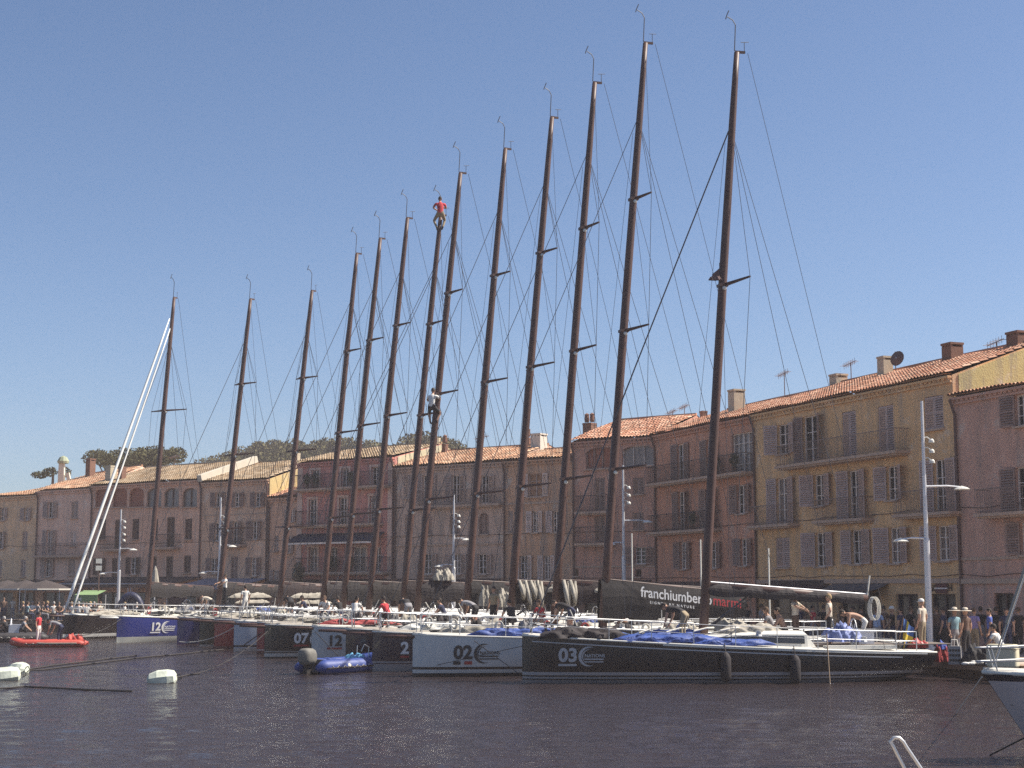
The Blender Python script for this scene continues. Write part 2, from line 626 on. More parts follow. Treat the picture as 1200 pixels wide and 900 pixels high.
# ------------------------------------------------------------------ facades
class Facade:
    """a vertical wall plane: u runs left to right as we see it, z up, n out towards the harbour"""
    def __init__(s, p0, d):
        s.p0 = Vector((p0[0], p0[1], 0))
        s.d = Vector((d[0], d[1], 0)).normalized()
        s.n = Vector((s.d.y, -s.d.x, 0))
        s.rz = math.atan2(s.d.y, s.d.x)
    def hit(s, x, y):
        r = ray(x, y)
        o = Vector((0, 0, CZ))
        t = (s.p0 - o).dot(s.n) / r.dot(s.n)
        p = o + r * t
        return (p - s.p0).dot(s.d), p.z
    def P(s, u, z, w=0.0):
        return s.p0 + s.d * u + s.n * w + Vector((0, 0, z))
FR = Facade((8.56, 91.7), (0.363, -0.932))
FL = Facade((8.56, 91.7), (0.8, -0.6))
# in every building: local x = u, local y = inwards (away from us), z up
TILES = [tile_mat('clay_tiles', (0.34, 0.15, 0.085), (0.5, 0.25, 0.16), (0.62, 0.40, 0.28)),
         tile_mat('bleached_clay_tiles', (0.25, 0.165, 0.095), (0.37, 0.27, 0.17), (0.47, 0.37, 0.265)),
         tile_mat('orange_clay_tiles', (0.36, 0.18, 0.10), (0.50, 0.29, 0.18), (0.62, 0.43, 0.29))]
M_RBACK = mat('rear_roof', (0.3, 0.15, 0.09), 0.9)
def roof_mesh(u0, u1, ze, run, rise, tile=0.26, smp=5, over=0.35, back=5.0, rise0=None):
    r0 = rise if rise0 is None else rise0
    ri = lambda u: r0 + (rise - r0) * (u - u0) / (u1 - u0)
    mb = MB()
    n = int((u1 - u0) / tile)
    rows = max(5, int(run / 0.42))
    att = []
    sag = [rnd.uniform(-.02, .02) for _ in range(8)]
    P = []
    hs = []
    for j in range(rows):
        f0, f1 = j / rows, (j + 1) / rows
        for f, lift in ((f0, 0.05), (f1, 0.0)):
            w = -over + (run + over) * f
            row = []
            for i in range(n * smp + 1):
                u = u0 + (u1 - u0) * i / (n * smp)
                ph = (i % smp) / smp
                h = 0.075 * abs(math.sin(math.pi * ph))
                z = ze + ri(u) * f + h + lift + 0.03 * math.sin(u * .9 + j * .4) + 0.015 * math.sin(u * 2.3)
                row.append((u, w, z))
            P.append(row)
    mb.grid(P)
    tid = {}
    for r_ in range(len(P) - 1):
        for i in range(n * smp):
            key = (r_ // 2, i // smp)
            if key not in tid:
                tid[key] = rnd.random()
            att.append(tid[key])
    k0 = len(mb.f)
    za, zr = ze + r0 + .05, ze + rise + 0.05
    # ridge roll, back slope, soffit and gable ends
    mb.tube([(u0, run, za), ((u0 + u1) / 2, run, (za + zr) / 2 + .02), (u1, run, zr)], 0.1, 6)
    mb.add([(u0, run, za), (u1, run, zr), (u1, run + back, ze - .3), (u0, run + back, ze - .3)], [(0, 1, 2, 3)])
    mb.add([(u0, -over, ze + .03), (u1, -over, ze + .03), (u1, 0, ze + .03), (u0, 0, ze + .03)], [(0, 1, 2, 3)])
    att += [rnd.random() for _ in range(len(mb.f) - k0)]
    mb.att = att
    return mb

def wall_mesh(u0, u1, z0, z1, holes, rise0, rise, run, back, recess=0.28):
    us = sorted({u0, u1} | {h[0] for h in holes} | {h[1] for h in holes})
    zs = sorted({z0, z1} | {h[2] for h in holes} | {h[3] for h in holes})
    us = [u for u in us if u0 <= u <= u1]
    zs = [z for z in zs if z0 <= z <= z1]
    mb = MB()
    for i in range(len(us) - 1):
        for j in range(len(zs) - 1):
            cu, cz = (us[i] + us[i + 1]) / 2, (zs[j] + zs[j + 1]) / 2
            if any(h[0] < cu < h[1] and h[2] < cz < h[3] for h in holes):
                continue
            mb.add([(us[i], 0, zs[j]), (us[i + 1], 0, zs[j]), (us[i + 1], 0, zs[j + 1]), (us[i], 0, zs[j + 1])], [(0, 1, 2, 3)])
    for a, b, c, d in holes:
        r = recess
        mb.add([(a, 0, c), (b, 0, c), (b, 0, d), (a, 0, d), (a, r, c), (b, r, c), (b, r, d), (a, r, d)],
               [(0, 4, 5, 1), (1, 5, 6, 2), (2, 6, 7, 3), (3, 7, 4, 0)])
    D = run + back
    for u, ri in ((u0, rise0), (u1, rise)):
        mb.add([(u, 0, z0), (u, D, z0), (u, D, z1 - .3), (u, run, z1 + ri), (u, 0, z1)], [(0, 1, 2, 3, 4)])
    mb.add([(u0, D, z0), (u1, D, z0), (u1, D, z1 - .3), (u0, D, z1 - .3)], [(0, 1, 2, 3)])
    return mb

def shutter_mesh(w, h, open_ang=0.0, slats=None):
    """hinged at x=0, spanning +x, front towards -y"""
    mb = MB()
    b = min(.07, w * .18)
    t = .04
    mb.box((b / 2, 0, h / 2), (b, t, h)); mb.box((w - b / 2, 0, h / 2), (b, t, h))
    for z in (b / 2, h / 2, h - b / 2):
        mb.box((w / 2, 0, z), (w - 2 * b, t * .96, b))
    k = slats or max(6, int(h / .11))
    M = Matrix.Rotation(R(38), 3, 'X')
    for i in range(k):
        z = b + (h - 2 * b) * (i + .5) / k
        mb.box((w / 2, 0, z), (w - 2 * b, .012, (h / k) * 1.05), 0, 0, M)
    return mb
_SH = {}
def add_shutter(win, x, y, z, w, h, mat_, ang=0.0, flip=False):
    key = (round(w, 2), round(h, 2), mat_.name)
    if key not in _SH:
        o = shutter_mesh(round(w, 2), round(h, 2)).build('shutter', mat_, win)
        _SH[key] = o.data
    else:
        o = bpy.data.objects.new('shutter', _SH[key])
        COL.objects.link(o)
        o.parent = win
    o.location = (x, y, z)
    o.rotation_euler = (0, 0, (math.pi if flip else 0) + ang)
    return o

def frame_mesh(w, h, cols, rows, t=.055):
    mb = MB()
    mb.box((-w / 2 + t / 2, 0, h / 2), (t, .07, h)); mb.box((w / 2 - t / 2, 0, h / 2), (t, .07, h))
    mb.box((0, 0, t / 2), (w - 2 * t, .068, t)); mb.box((0, 0, h - t / 2), (w - 2 * t, .068, t))
    for i in range(1, cols):
        mb.box((-w / 2 + w * i / cols, 0, h / 2), (t * (1.3 if i * 2 == cols else .7), .06, h - 2 * t))
    for j in range(1, rows):
        mb.box((0, .003, h * j / rows), (w - 2 * t, .05, t * .6))
    return mb

def railing_mesh(u0, u1, depth, h=0.98, step=.12, curl=False):
    """front and two sides, y from 0 (wall) to -depth"""
    mb = MB()
    r = .0105
    for z in (.08, h):
        rr = .022 if z > .5 else .014
        mb.tube([(u0, 0, z), (u0, -depth, z), (u1, -depth, z), (u1, 0, z)], rr, 5)
    n = max(2, int((u1 - u0) / step))
    for i in range(n + 1):
        x = u0 + (u1 - u0) * i / n
        mb.tube([(x, -depth, 0), (x, -depth, h)], r, 4)
    for s in (u0, u1):
        for k in range(1, int(depth / step)):
            mb.tube([(s, -k * step, 0), (s, -k * step, h)], r, 4)
    return mb

class Building:
    def __init__(s, F, label, x0, x1, ze, wallmat, shutmat, tile=0, run=5.0, rise=1.8, back=5.0, tilew=.23, smp=5, u0=None, u1=None, name='town_house', rise0=None):
        s.rise0 = rise if rise0 is None else rise0
        s.F, s.ze, s.wm, s.sm = F, ze, wallmat, shutmat
        s.u0 = F.hit(x0, 600)[0] if u0 is None else u0
        s.u1 = F.hit(x1, 600)[0] if u1 is None else u1
        s.off = s.u0
        s.root = thing(name, label, 'building', F.P(s.u0, 0), F.rz, 'houses along the harbour')
        s.holes, s.later = [], []
        s.run, s.rise, s.back, s.tile, s.tilew, s.smp = run, rise, back, tile, tilew, smp
    def L(s, u):
        return u - s.off
    def px(s, x, y):
        u, z = s.F.hit(x, y)
        return s.L(u), z
    def win(s, cx, yt, yb, wpx, kind='S', sw=None, sh=None, pane=None, cols=2, rows=3, surround=None, frame=None):
        ym = (yt + yb) / 2
        ua, _ = s.px(cx - wpx / 2, ym)
        ub, _ = s.px(cx + wpx / 2, ym)
        zt = s.px(cx, yt)[1]
        zb = s.px(cx, yb)[1]
        s.window(ua, ub, zb, zt, kind, sw, sh, pane, cols, rows, surround, frame)
    def window(s, ua, ub, zb, zt, kind='S', sw=None, sh=None, pane=None, cols=2, rows=3, surround=None, frame=None):
        w_, h_ = ub - ua, zt - zb
        uc = (ua + ub) / 2
        W = s.L(s.u1)
        ua, ub = max(ua, .05), min(ub, W - .05)
        if ub - ua < .1:
            return
        uc, w_ = (ua + ub) / 2, ub - ua
        s.holes.append((ua, ub, zb, zt))
        sm = sh or s.sm
        mb = MB()
        mb.add([(-w_ / 2, .2, 0), (w_ / 2, .2, 0), (w_ / 2, .2, h_), (-w_ / 2, .2, h_)], [(0, 1, 2, 3)])
        wo = mb.build('door' if kind[0] == 'D' else 'window', pane or rnd.choice((M_GLASS, M_GLASS, M_GLASSB, M_DARK)), s.root, (uc, 0, zb))
        if kind in ('C', 'DC'):
            hw = w_ / 2 - .015
            add_shutter(wo, -w_ / 2 + .01, .05, .02, hw, h_ - .04, sm)
            add_shutter(wo, w_ / 2 - .01, .05, .02, hw, h_ - .04, sm, flip=True)
        elif kind == 'B':
            pass
        else:
            frame_mesh(w_, h_, cols, rows).build('frame', frame or M_FRAME, wo, (0, .15, 0))
        if kind in ('S', 'D', 'A2'):
            k = sw or max(.32, w_ / 2)
            add_shutter(wo, -w_ / 2 - .01, -.04, 0, k, h_, sm, R(rnd.choice((5, 8, 11, 14, 7, 34))), flip=True)
            add_shutter(wo, w_ / 2 + .01, -.04, 0, k, h_, sm, -R(rnd.choice((5, 9, 12, 6, 15, 28))))
        if kind in ('A', 'AC'):
            # segmental arch: fill the two top corners of the opening
            ar = MB()
            n = 10
            hh = min(.55, h_ * .28)
            for sgn in (-1, 1):
                pts = [(sgn * w_ / 2, -.002, h_), (sgn * w_ / 2, -.002, h_ - hh)]
                for i in range(1, n + 1):
                    a = i / n * math.pi / 2
                    pts.append((sgn * w_ / 2 * math.cos(a), -.002, h_ - hh + hh * math.sin(a)))
                ar.prism(pts, (0, 1, 0), .17)
            ar.build('arch', s.wm, wo)
        if kind[0] != 'D' and kind != 'B':
            sl_ = MB()
            sl_.box((0, -.06, -.045), (w_ + .16, .2, .08))
            sl_.build('sill', M_STONE, wo)
        if surround:
            su = MB()
            t = .16
            su.box((-w_ / 2 - t / 2, -.02, h_ / 2), (t, .06, h_)); su.box((w_ / 2 + t / 2, -.02, h_ / 2), (t, .06, h_))
            su.box((0, -.022, h_ + t / 2), (w_ + 2 * t + .06, .07, t))
            su.build('surround', surround, wo)
    def balcony(s, xa, xb, yfa, yfb, depth=.75, plants=0, thick=.13):
        rail = M_RAILP if s.wm.name in ('ochre_render', 'mauve_render', 'pale_beige_render', 'grey_beige_render') else M_RAIL
        ua, za = s.px(xa, yfa)
        ub, zb = s.px(xb, yfb)
        z = (za + zb) / 2
        W = s.L(s.u1)
        ua, ub = max(ua, .02), min(ub, W + .3)
        mb = MB()
        mb.box(((ua + ub) / 2, -depth / 2 + .001, z), (ub - ua + .1, depth, thick))
        mb.box(((ua + ub) / 2, -depth / 2 + .05, z - thick / 2 - .04), (ub - ua - .1, depth - .15, .08))
        b = mb.build('balcony', M_STONE, s.root)
        railing_mesh(ua + .02, ub - .02, depth - .06).build('railing', rail, b, (0, 0, z + thick / 2))
        for k in range(plants):
            x = ua + .4 + (ub - ua - .8) * rnd.random()
            pl = MB()
            pl.lathe((x, -depth * .55, z + thick / 2), [(.02, 0), (.13, 0), (.17, .28), (.15, .28)], 8, 1)
            leafy(pl, [((x, -depth * .55, z + .75), (.28, .25, .42))], 160, .07, 0)
            pl.build('pot_plant', [M_GREEN, M_BRICK], b)
    def band(s, y_at, xref, h=.14, out=.07):
        z = s.px(xref, y_at)[1]
        mb = MB()
        mb.box((s.L(s.u1) / 2, -out / 2 + .001, z), (s.L(s.u1) - .02, out, h))
        mb.build('string_course', M_STONE, s.root)
    def pipe(s, u, z0=3.0):
        mb = MB()
        x = s.L(u) if u > 50 else u
        mb.tube([(x, -.32, s.ze - .12), (x, -.2, s.ze - .45), (x, -.09, s.ze - .75), (x, -.09, z0), (x, -.09, QZ)], .06, 7)
        z = 2.0
        while z < s.ze - 1:
            mb.tube([(x, -.09, z), (x, -.09, z + .06)], .08, 7)
            z += 1.7
        mb.build('downpipe', M_PIPE, s.root)
    def shop(s, xa, xb, yt, zb=QZ, pane=None, cols=2, rows=2):
        ym = yt + 10
        ua, ub = s.px(xa, ym)[0], s.px(xb, ym)[0]
        s.window(ua, ub, zb, s.px((xa + xb) / 2, yt)[1], 'D0', pane=pane or M_GLASS, cols=cols, rows=rows, frame=M_PIPE)
    def chimney(s, xa, xb, yt, w_in, m=None, cap=True, hgt=1.6, dpt=None, pots=0, name='chimney'):
        """px span and top, standing w_in metres behind the wall plane"""
        F = Facade((s.F.p0 - s.F.n * w_in)[:2], s.F.d[:2])
        ua, zt = F.hit(xa, yt)
        ub, _ = F.hit(xb, yt)
        ua, ub = s.L(ua), s.L(ub)
        Yc = F.P((ua + ub) / 2 + s.off, 0).y
        wd = max(.32, (xb - xa) * Yc / 1800 / 1.36)
        d = dpt or wd
        uc = (ua + ub) / 2
        mb = MB()
        mb.box((uc, w_in, zt - hgt / 2 - .2), (wd, d, hgt))
        if cap:
            # four stubby legs carrying a slab: dark vents show between them
            mb.box((uc, w_in, zt - .05), (wd * 1.08, d * 1.1, .1))
            for i in (-1, -.33, .33, 1):
                for j in (-1, 1):
                    mb.box((uc + i * (wd / 2 - .06), w_in + j * (d / 2 - .06), zt - .15), (.11, .11, .11))
        else:
            mb.box((uc, w_in, zt - .15), (wd * 1.06, d * 1.06, .12))
        for k in range(pots):
            x = uc + (k - (pots - 1) / 2) * .4
            mb.lathe((x, w_in, zt - .02), [(.12, 0), (.16, .1), (.14, .45), (.17, .5), (.02, .6)], 8)
        return mb.build(name, m or M_CHIM, s.root)
    def finish(s, deep=None, genoise=True, ridge_ext=0.0):
        W = s.L(s.u1)
        # sagging service cables stapled along the front
        mb = MB()
        for z, sg in ((3.55, .06), (6.35, .05)):
            k = max(3, int(W / 1.6))
            mb.tube([(W * i / k, -.035, z - sg * (i % 2) + .04 * math.sin(i * 2.1 + W)) for i in range(k + 1)], .016, 4)
        mb.build('service_cable', M_PIPE, s.root)
        wall_mesh(0, W, 0.0, s.ze, s.holes, s.rise0, s.rise, s.run, s.back).build('wall', s.wm, s.root)
        if genoise:
            g = MB()
            g.box((W / 2, -.06, s.ze - .28), (W - .02, .12, .1))
            g.box((W / 2, -.12, s.ze - .09), (W - .02, .24, .1))
            n = int(W / .3)
            for i in range(n):
                x = (i + .5) * W / n
                g.box((x, -.085, s.ze - .18), (.19, .17, .09))
            g.build('cornice', s.wm, s.root)
        o = roof_mesh(0, W, s.ze + .02, s.run, s.rise, s.tilew, s.smp, back=s.back, rise0=s.rise0).build('roof', TILES[s.tile], s.root)
        for ch in list(s.root.children):
            if ch.name.startswith(('chimney', 'aerial', 'satellite')):
                ch.parent = o
        return s

def aerial(b, x, yt, w_in, h=1.5, dish=False):
    F = Facade((b.F.p0 - b.F.n * w_in)[:2], b.F.d[:2])
    u, z = F.hit(x, yt)
    u = b.L(u)
    mb = MB()
    mb.tube([(u, w_in, z - h), (u, w_in, z)], .025, 5)
    if dish:
        mb.lathe((0, 0, 0), [(.02, .12), (.2, .06), (.38, 0), (.4, .01)], 14)
        k = 14 * 4
        M = Matrix.Rotation(R(75), 3, 'X') @ Matrix.Rotation(R(20), 3, 'Y')
        for i in range(len(mb.v) - k, len(mb.v)):
            q = M @ Vector(mb.v[i]) + Vector((u + .3, w_in - .1, z - .4))
            mb.v[i] = tuple(q)
    else:
        mb.tube([(u - .7, w_in, z - .12), (u + .5, w_in, z + .05)], .018, 4)
        for k in range(6):
            x_ = u - .65 + k * .2
            zz = z - .11 + k * .03
            mb.tube([(x_, w_in - .25, zz), (x_, w_in + .25, zz)], .012, 4)
            mb.tube([(x_, w_in, zz - .18), (x_, w_in, zz + .18)], .012, 4)
    mb.build('satellite_dish' if dish else 'aerial', M_PIPE, b.root)

SH_MAUVE = mat('mauve_shutter_paint', (0.52, 0.37, 0.32), 0.7, 0, 0.15, 4)
SH_BROWN = mat('brown_shutter_paint', (0.33, 0.21, 0.17), 0.7, 0, 0.15, 4)
SH_GREY = mat('grey_shutter_paint', (0.48, 0.34, 0.28), 0.7, 0, 0.2, 4)
SH_PALE = mat('pale_shutter_paint', (0.72, 0.53, 0.44), 0.7, 0, 0.15, 4)
SH_DARK = mat('dark_shutter_paint', (0.15, 0.08, 0.06), 0.7, 0, 0.15, 4)
M_REDDOOR = mat('brick_red_panel', (0.36, 0.12, 0.07), 0.8, 0, 0.2, 3)
M_TAN = mat('walled_up_panel', (0.42, 0.22, 0.125), 0.9, 0, 0.15, 3)

# R1: tall ochre house
b = R1 = Building(FR, 'tall ochre yellow house with the long third floor balcony, behind the right lamp post', 885, 1122, 12.05,
                  stucco('ochre_render', (0.76, 0.45, 0.225)), SH_MAUVE, 0, 5.2, 1.85)
b.win(918, 497, 532, 13, 'S', .75)
b.win(950, 487, 545, 17, 'D', .7, sh=SH_BROWN, pane=M_DARK)
b.win(995.5, 482, 538, 16, 'DC')
b.win(1038.5, 475, 532, 18, 'DC')
b.win(1094.5, 464, 503, 22, 'C')
b.balcony(924, 1066, 548, 530, .8)
b.win(917, 560, 616, 13, 'D', .75); b.balcony(889, 937, 618, 615, .7)
b.win(960, 556, 593, 12, 'S', .75)
b.win(1001, 551, 610, 12, 'D', .75); b.balcony(966, 1024, 613, 608, .7)
b.win(1046, 546, 586, 13, 'S', .75)
b.win(1102, 538, 603, 14, 'D', .75); b.balcony(1061, 1127, 605, 601, .7)
b.win(917.5, 630, 665, 16, 'C')
b.win(962, 624, 664, 12, 'S', .75, pane=M_DARK)
b.win(1004, 621, 661, 12, 'S', .75)
b.win(1049, 618, 660, 13, 'S', .75)
b.win(1106, 616, 657, 15, 'S', .75)
b.band(681, 1040, .2, .12)
b.shop(1050, 1076, 696); b.shop(1091, 1120, 696); b.shop(985, 1030, 694); b.shop(905, 960, 692)
Wp = b.L(b.u1)
mb = MB(); mb.prism([(Wp - .01, .3, 10.6), (Wp - .01, 10.1, 10.6), (Wp - .01, 10.1, b.ze - .1), (Wp - .01, 5.2, b.ze + 1.8), (Wp - .01, .3, b.ze + .02)], (1, 0, 0), .05); mb.build('gable_wall', stucco('pale_yellow_gable_render', (.55, .47, .22), .5), b.root)
b.pipe(.12); b.chimney(1104, 1128, 405, 4.6, M_BRICK, hgt=1.5); b.chimney(1180, 1208, 392, 5.2, M_BRICK, hgt=1.3)
b.chimney(1028, 1046, 420, 4.4, M_CHIM, hgt=1.4); b.chimney(972, 993, 441, 5.2, M_CHIM, cap=True, hgt=.9)
aerial(b, 997, 425, 5.4); aerial(b, 919, 437, 5.4); aerial(b, 1168, 400, 4.5, 1.6); aerial(b, 1049, 412, 4.6, 1.2, True)
b.finish()
# R0: mauve house at the frame edge, lower roof
b = R0 = Building(FR, 'mauve rendered house at the right edge, lower than the ochre house beside it', 1122, 1300, 11.05,
                  stucco('mauve_render', (0.60, 0.34, 0.255)), SH_BROWN, 0, 2.4, .3, u0=R1.u1 + .01)
b.win(1197, 462, 499, 14, 'S', .8); b.win(1199, 547, 602, 16, 'D', .8); b.balcony(1160, 1235, 604, 600, .8)
b.win(1202, 612, 650, 12, 'S', .7); b.band(654, 1170, .12, .06); b.band(681, 1170, .2, .12)
b.win(1245, 450, 492, 14, 'S', .8); b.win(1245, 612, 650, 14, 'S', .8)
b.shop(1165, 1188, 695); b.shop(1215, 1250, 696); b.pipe(.15)
b.finish()
# R2: orange house with iron balconies
b = R2 = Building(FR, 'orange pink house with two dark iron balconies behind the nearest mast', 770, 885, 12.0,
                  stucco('orange_render', (0.64, 0.30, 0.19)), SH_BROWN, 0, 5.0, 1.7, u0=0.0, u1=R1.u0 - .01)
b.win(798, 520, 565, 8, 'D', .62); b.win(832, 515, 560, 8, 'D', .62); b.win(870, 507, 556, 24, 'D0', cols=4, rows=4, pane=M_GLASSB)
b.balcony(771, 884, 568.5, 554.5, .8, plants=3)
b.win(799, 576, 624, 8, 'D', .62); b.win(832, 573, 619, 9, 'D', .62, pane=M_GLASSB); b.win(869, 568, 602, 10, 'S', .62); b.balcony(772, 845, 626, 620, .75, plants=1)
b.win(801, 635, 667, 8, 'S', .62); b.win(836, 635, 666, 8, 'S', .62); b.win(872, 631, 663, 8, 'S', .62)
b.shop(785, 820, 690); b.shop(835, 875, 690); b.pipe(.1)
b.chimney(853, 873, 459, 3.2, M_CHIM, hgt=1.8); aerial(b, 802, 476, 5.2, .9); aerial(b, 788, 482, 5.2, 1.0)
b.chimney(820, 829, 481, 5.1, M_BRICK, cap=False, hgt=.8)
b.finish()
# R3: brown pink house with two wide arches on top
b = R3 = Building(FL, 'brown pink house with two wide top arches behind the black lettered sail cover', 671, 770, 11.95,
                  stucco('brown_pink_render', (0.60, 0.31, 0.22)), SH_BROWN, 0, 5.0, 1.7, u1=-.01)
b.win(705, 524, 549, 37, 'AC', pane=M_REDDOOR, cols=4, rows=1, frame=SH_BROWN); b.win(747.5, 522, 546, 37, 'A', cols=3, rows=1, pane=M_GLASSB)
b.win(703, 560, 598, 12, 'DC'); b.balcony(681, 721, 601, 601, .7); b.win(703, 605, 635, 12, 'DC'); b.balcony(681, 721, 638, 638, .7)
b.win(748, 560, 579, 13, 'C'); b.win(748, 601, 621, 13, 'C'); b.win(750.5, 641, 661, 13, 'S', .8, rows=4)
b.win(675.5, 667, 675, 5, 'S0', rows=1, frame=SH_DARK); b.win(748, 667, 676, 7, 'S0', rows=1, frame=SH_DARK)
b.band(664, 720, .1, .05)
b.shop(685, 715, 690); b.shop(735, 762, 690); b.pipe(.12)
b.chimney(683, 699, 495, 3.0, M_BRICK, cap=False, hgt=1.6, pots=2)
b.finish()
# R4: low brown house with pale shutters
b = R4 = Building(FL, 'old brown house with pale louvred shutters below a white chimney', 590, 671, 11.0,
                  stucco('patchy_brown_render', (0.62, 0.35, 0.215), .6), SH_PALE, 2, 4.5, 1.0, u1=R3.u0 - .01, back=7)
b.win(627.5, 555, 582, 17, 'S', .42, pane=M_TAN, frame=SH_GREY); b.win(627, 599, 624, 7, 'S', .4); b.win(651, 599, 624, 7, 'S', .4)
b.win(613.5, 651, 679, 9, 'S', .4); b.win(641, 651, 679, 8, 'S', .4); b.win(598, 599, 624, 6, 'C', sh=SH_GREY); b.win(662, 556, 580, 6, 'C')
b.band(589, 640, .12, .06); b.shop(600, 630, 692); b.shop(640, 665, 692); b.pipe(.12)
b.chimney(613, 625, 512, 5.2, M_BRICK, cap=False, hgt=1.8, pots=1); b.chimney(622, 641, 509, 4.4, mat('white_chimney', (0.6, 0.56, 0.48), .9, 0, .1, 3), hgt=1.9)
b.finish()
# R5: grey beige house
b = R5 = Building(FL, 'faded grey beige house with arched first floor shutters behind the middle lamp post', 462, 590, 11.0,
                  stucco('grey_beige_render', (0.60, 0.40, 0.30), .6), SH_GREY, 2, 5.0, 1.4, u1=R4.u0 - .01, back=7)
for cx in (500, 534, 568):
    b.win(cx, 557, 590, 9, 'D', .5, pane=M_DARK)
b.balcony(492, 588, 594, 592, .45)
for cx in (500, 533.5, 567):
    b.win(cx, 601, 626, 12, 'AC', pane=SH_BROWN, frame=SH_BROWN, rows=2)
for cx in (501, 535, 565):
    b.win(cx, 649, 673, 10, 'S', .5)
b.win(478, 557, 584, 7, 'C'); b.win(478, 603, 626, 7, 'C')
b.band(638, 530, .12, .08); b.shop(480, 520, 690); b.shop(535, 575, 690); b.pipe(.15)
b.chimney(510, 515, 512, 5.0, M_CHIM, cap=False, hgt=2.0); b.chimney(520, 523, 519, 4.6, M_BRICK, cap=False, hgt=1.6, pots=1); b.chimney(541, 545, 525, 5.2, M_CHIM, cap=False, hgt=1.2)
aerial(b, 566, 512, 5.3, 1.3)
b.finish()
# P: pink house with white surrounds and navy awning
PINKW = mat('white_surround', (0.68, 0.45, 0.35), .8, 0, .12, 4)
b = RP = Building(FL, 'rose pink house with white surrounds and a navy awning', 348, 462, 11.75,
                  stucco('rose_render', (0.64, 0.27, 0.22)), SH_BROWN, 1, 5.0, 1.25, u1=R5.u0 - .01)
for cx, y0, y1 in ((369.5, 551, 573), (404.5, 549, 571), (440, 547, 569)):
    b.win(cx, y0, y1, 9, 'D0', surround=PINKW, rows=3)
b.balcony(352, 459, 575, 570, .8, plants=4)
for cx, y0, y1 in ((366.5, 585, 616), (402, 583, 615), (438, 581, 613)):
    b.win(cx, y0, y1, 9, 'D0', surround=PINKW, rows=4)
b.balcony(354, 449, 618, 613.5, .8)
for cx, wd in ((367, 10), (391, 8), (421, 16), (442, 8)):
    b.win(cx, 641, 670, wd, 'D0', surround=PINKW if wd > 9 else None, rows=3)
b.balcony(353, 458, 673, 670, .9, plants=3)
for u in (.3, b.L(b.u1) - .3):
    mb = MB(); mb.box((u, -.03, (QZ + b.ze) / 2), (.5, .06, b.ze - QZ - .6)); mb.build('pilaster', PINKW, b.root)
b.shop(362, 400, 692); b.shop(412, 450, 692); b.pipe(b.L(b.u1) - .05)
Wp = b.L(b.u1)
mb = MB(); mb.prism([(Wp - .01, .3, 9.5), (Wp - .01, 9.6, 9.5), (Wp - .01, 9.6, b.ze - .1), (Wp - .01, 5.0, b.ze + 1.2), (Wp - .01, .3, b.ze + .02)], (1, 0, 0), .05); mb.build('gable_wall', stucco('cream_gable_render', (.55, .5, .34), .3), b.root)
mb = MB()
ua, za = b.px(351, 627); ub, _ = b.px(452, 627)
mb.add([(ua, -.05, za), (ub, -.05, za), (ub, -1.5, za - .62), (ua, -1.5, za - .62)], [(0, 1, 2, 3)])
mb.add([(ua, -.06, za + .06), (ub, -.06, za + .06), (ub, -1.53, za - .56), (ua, -1.53, za - .56)], [(3, 2, 1, 0)])
mb.add([(ua, -1.51, za - .6), (ub, -1.51, za - .6), (ub, -1.51, za - .72), (ua, -1.51, za - .72)], [(0, 1, 2, 3)], 1)
mb.build('awning', [mat('navy_canvas', (0.02, 0.022, 0.05), .9), M_FRAME], b.root)
b.finish(genoise=True)
# N: narrow low house, and the sunlit yellow gable of the pink house above it
b = RN = Building(FL, 'narrow low salmon house squeezed beside the rose pink house', 315, 348, 9.35,
                  stucco('salmon_render', (0.72, 0.41, 0.27)), SH_GREY, 0, 2.2, .75, u1=RP.u0 - .01, back=4)
b.win(341, 597, 612, 5, 'S', .3); b.win(338.5, 628, 648, 5, 'S', .3); b.win(322, 668, 683, 4, 'S', .3); b.win(324, 628, 646, 5, 'C')
b.pipe(.1)
b.chimney(346, 351, 530, 3.5, M_CHIM, cap=False, hgt=2.4)
b.finish()
# L3
b = L3 = Building(FL, 'sand coloured house with three rows of three shuttered windows', 237, 315, 10.75,
                  stucco('sand_render', (0.74, 0.45, 0.30)), SH_BROWN, 1, 5.5, 1.75, u1=RN.u0 - .01)
for cx in (256, 278, 302.5):
    b.win(cx, 577, 594, 7, 'S', .45)
b.win(255, 613, 634, 7, 'S', .45); b.win(276, 611, 638, 7, 'D', .45); b.win(299, 610, 632, 7, 'S', .45); b.balcony(263, 289, 640, 639, .7)
b.win(250, 654, 672, 7, 'S', .4); b.win(274.5, 652, 680, 8, 'DC'); b.win(297.5, 653, 675, 7, 'S', .45)
b.band(603, 275, .08, .04); b.shop(245, 275, 694); b.shop(285, 310, 694); b.pipe(b.L(b.u1) - .1)
mb = MB(); Wl = b.L(b.u1)
mb.prism([(Wl - .01, .02, 7.5), (Wl - .01, 10.4, 7.5), (Wl - .01, 10.4, b.ze - .1), (Wl - .01, 5.5, b.ze + 1.72), (Wl - .01, .02, b.ze)], (1, 0, 0), .05); mb.build('gable_wall', stucco('yellow_gable_render', (.6, .47, .23), .3), b.root)
mb = MB()
mb.box((.1, 2.4, b.ze + 1.2), (.45, 6.0, .5), 0, 0, Matrix.Rotation(math.atan2(1.75, 5.5), 3, 'X'))
mb.build('parapet', mat('sunlit_parapet', (0.62, 0.55, 0.44), .9, 0, .1, 2), b.root)
b.finish()
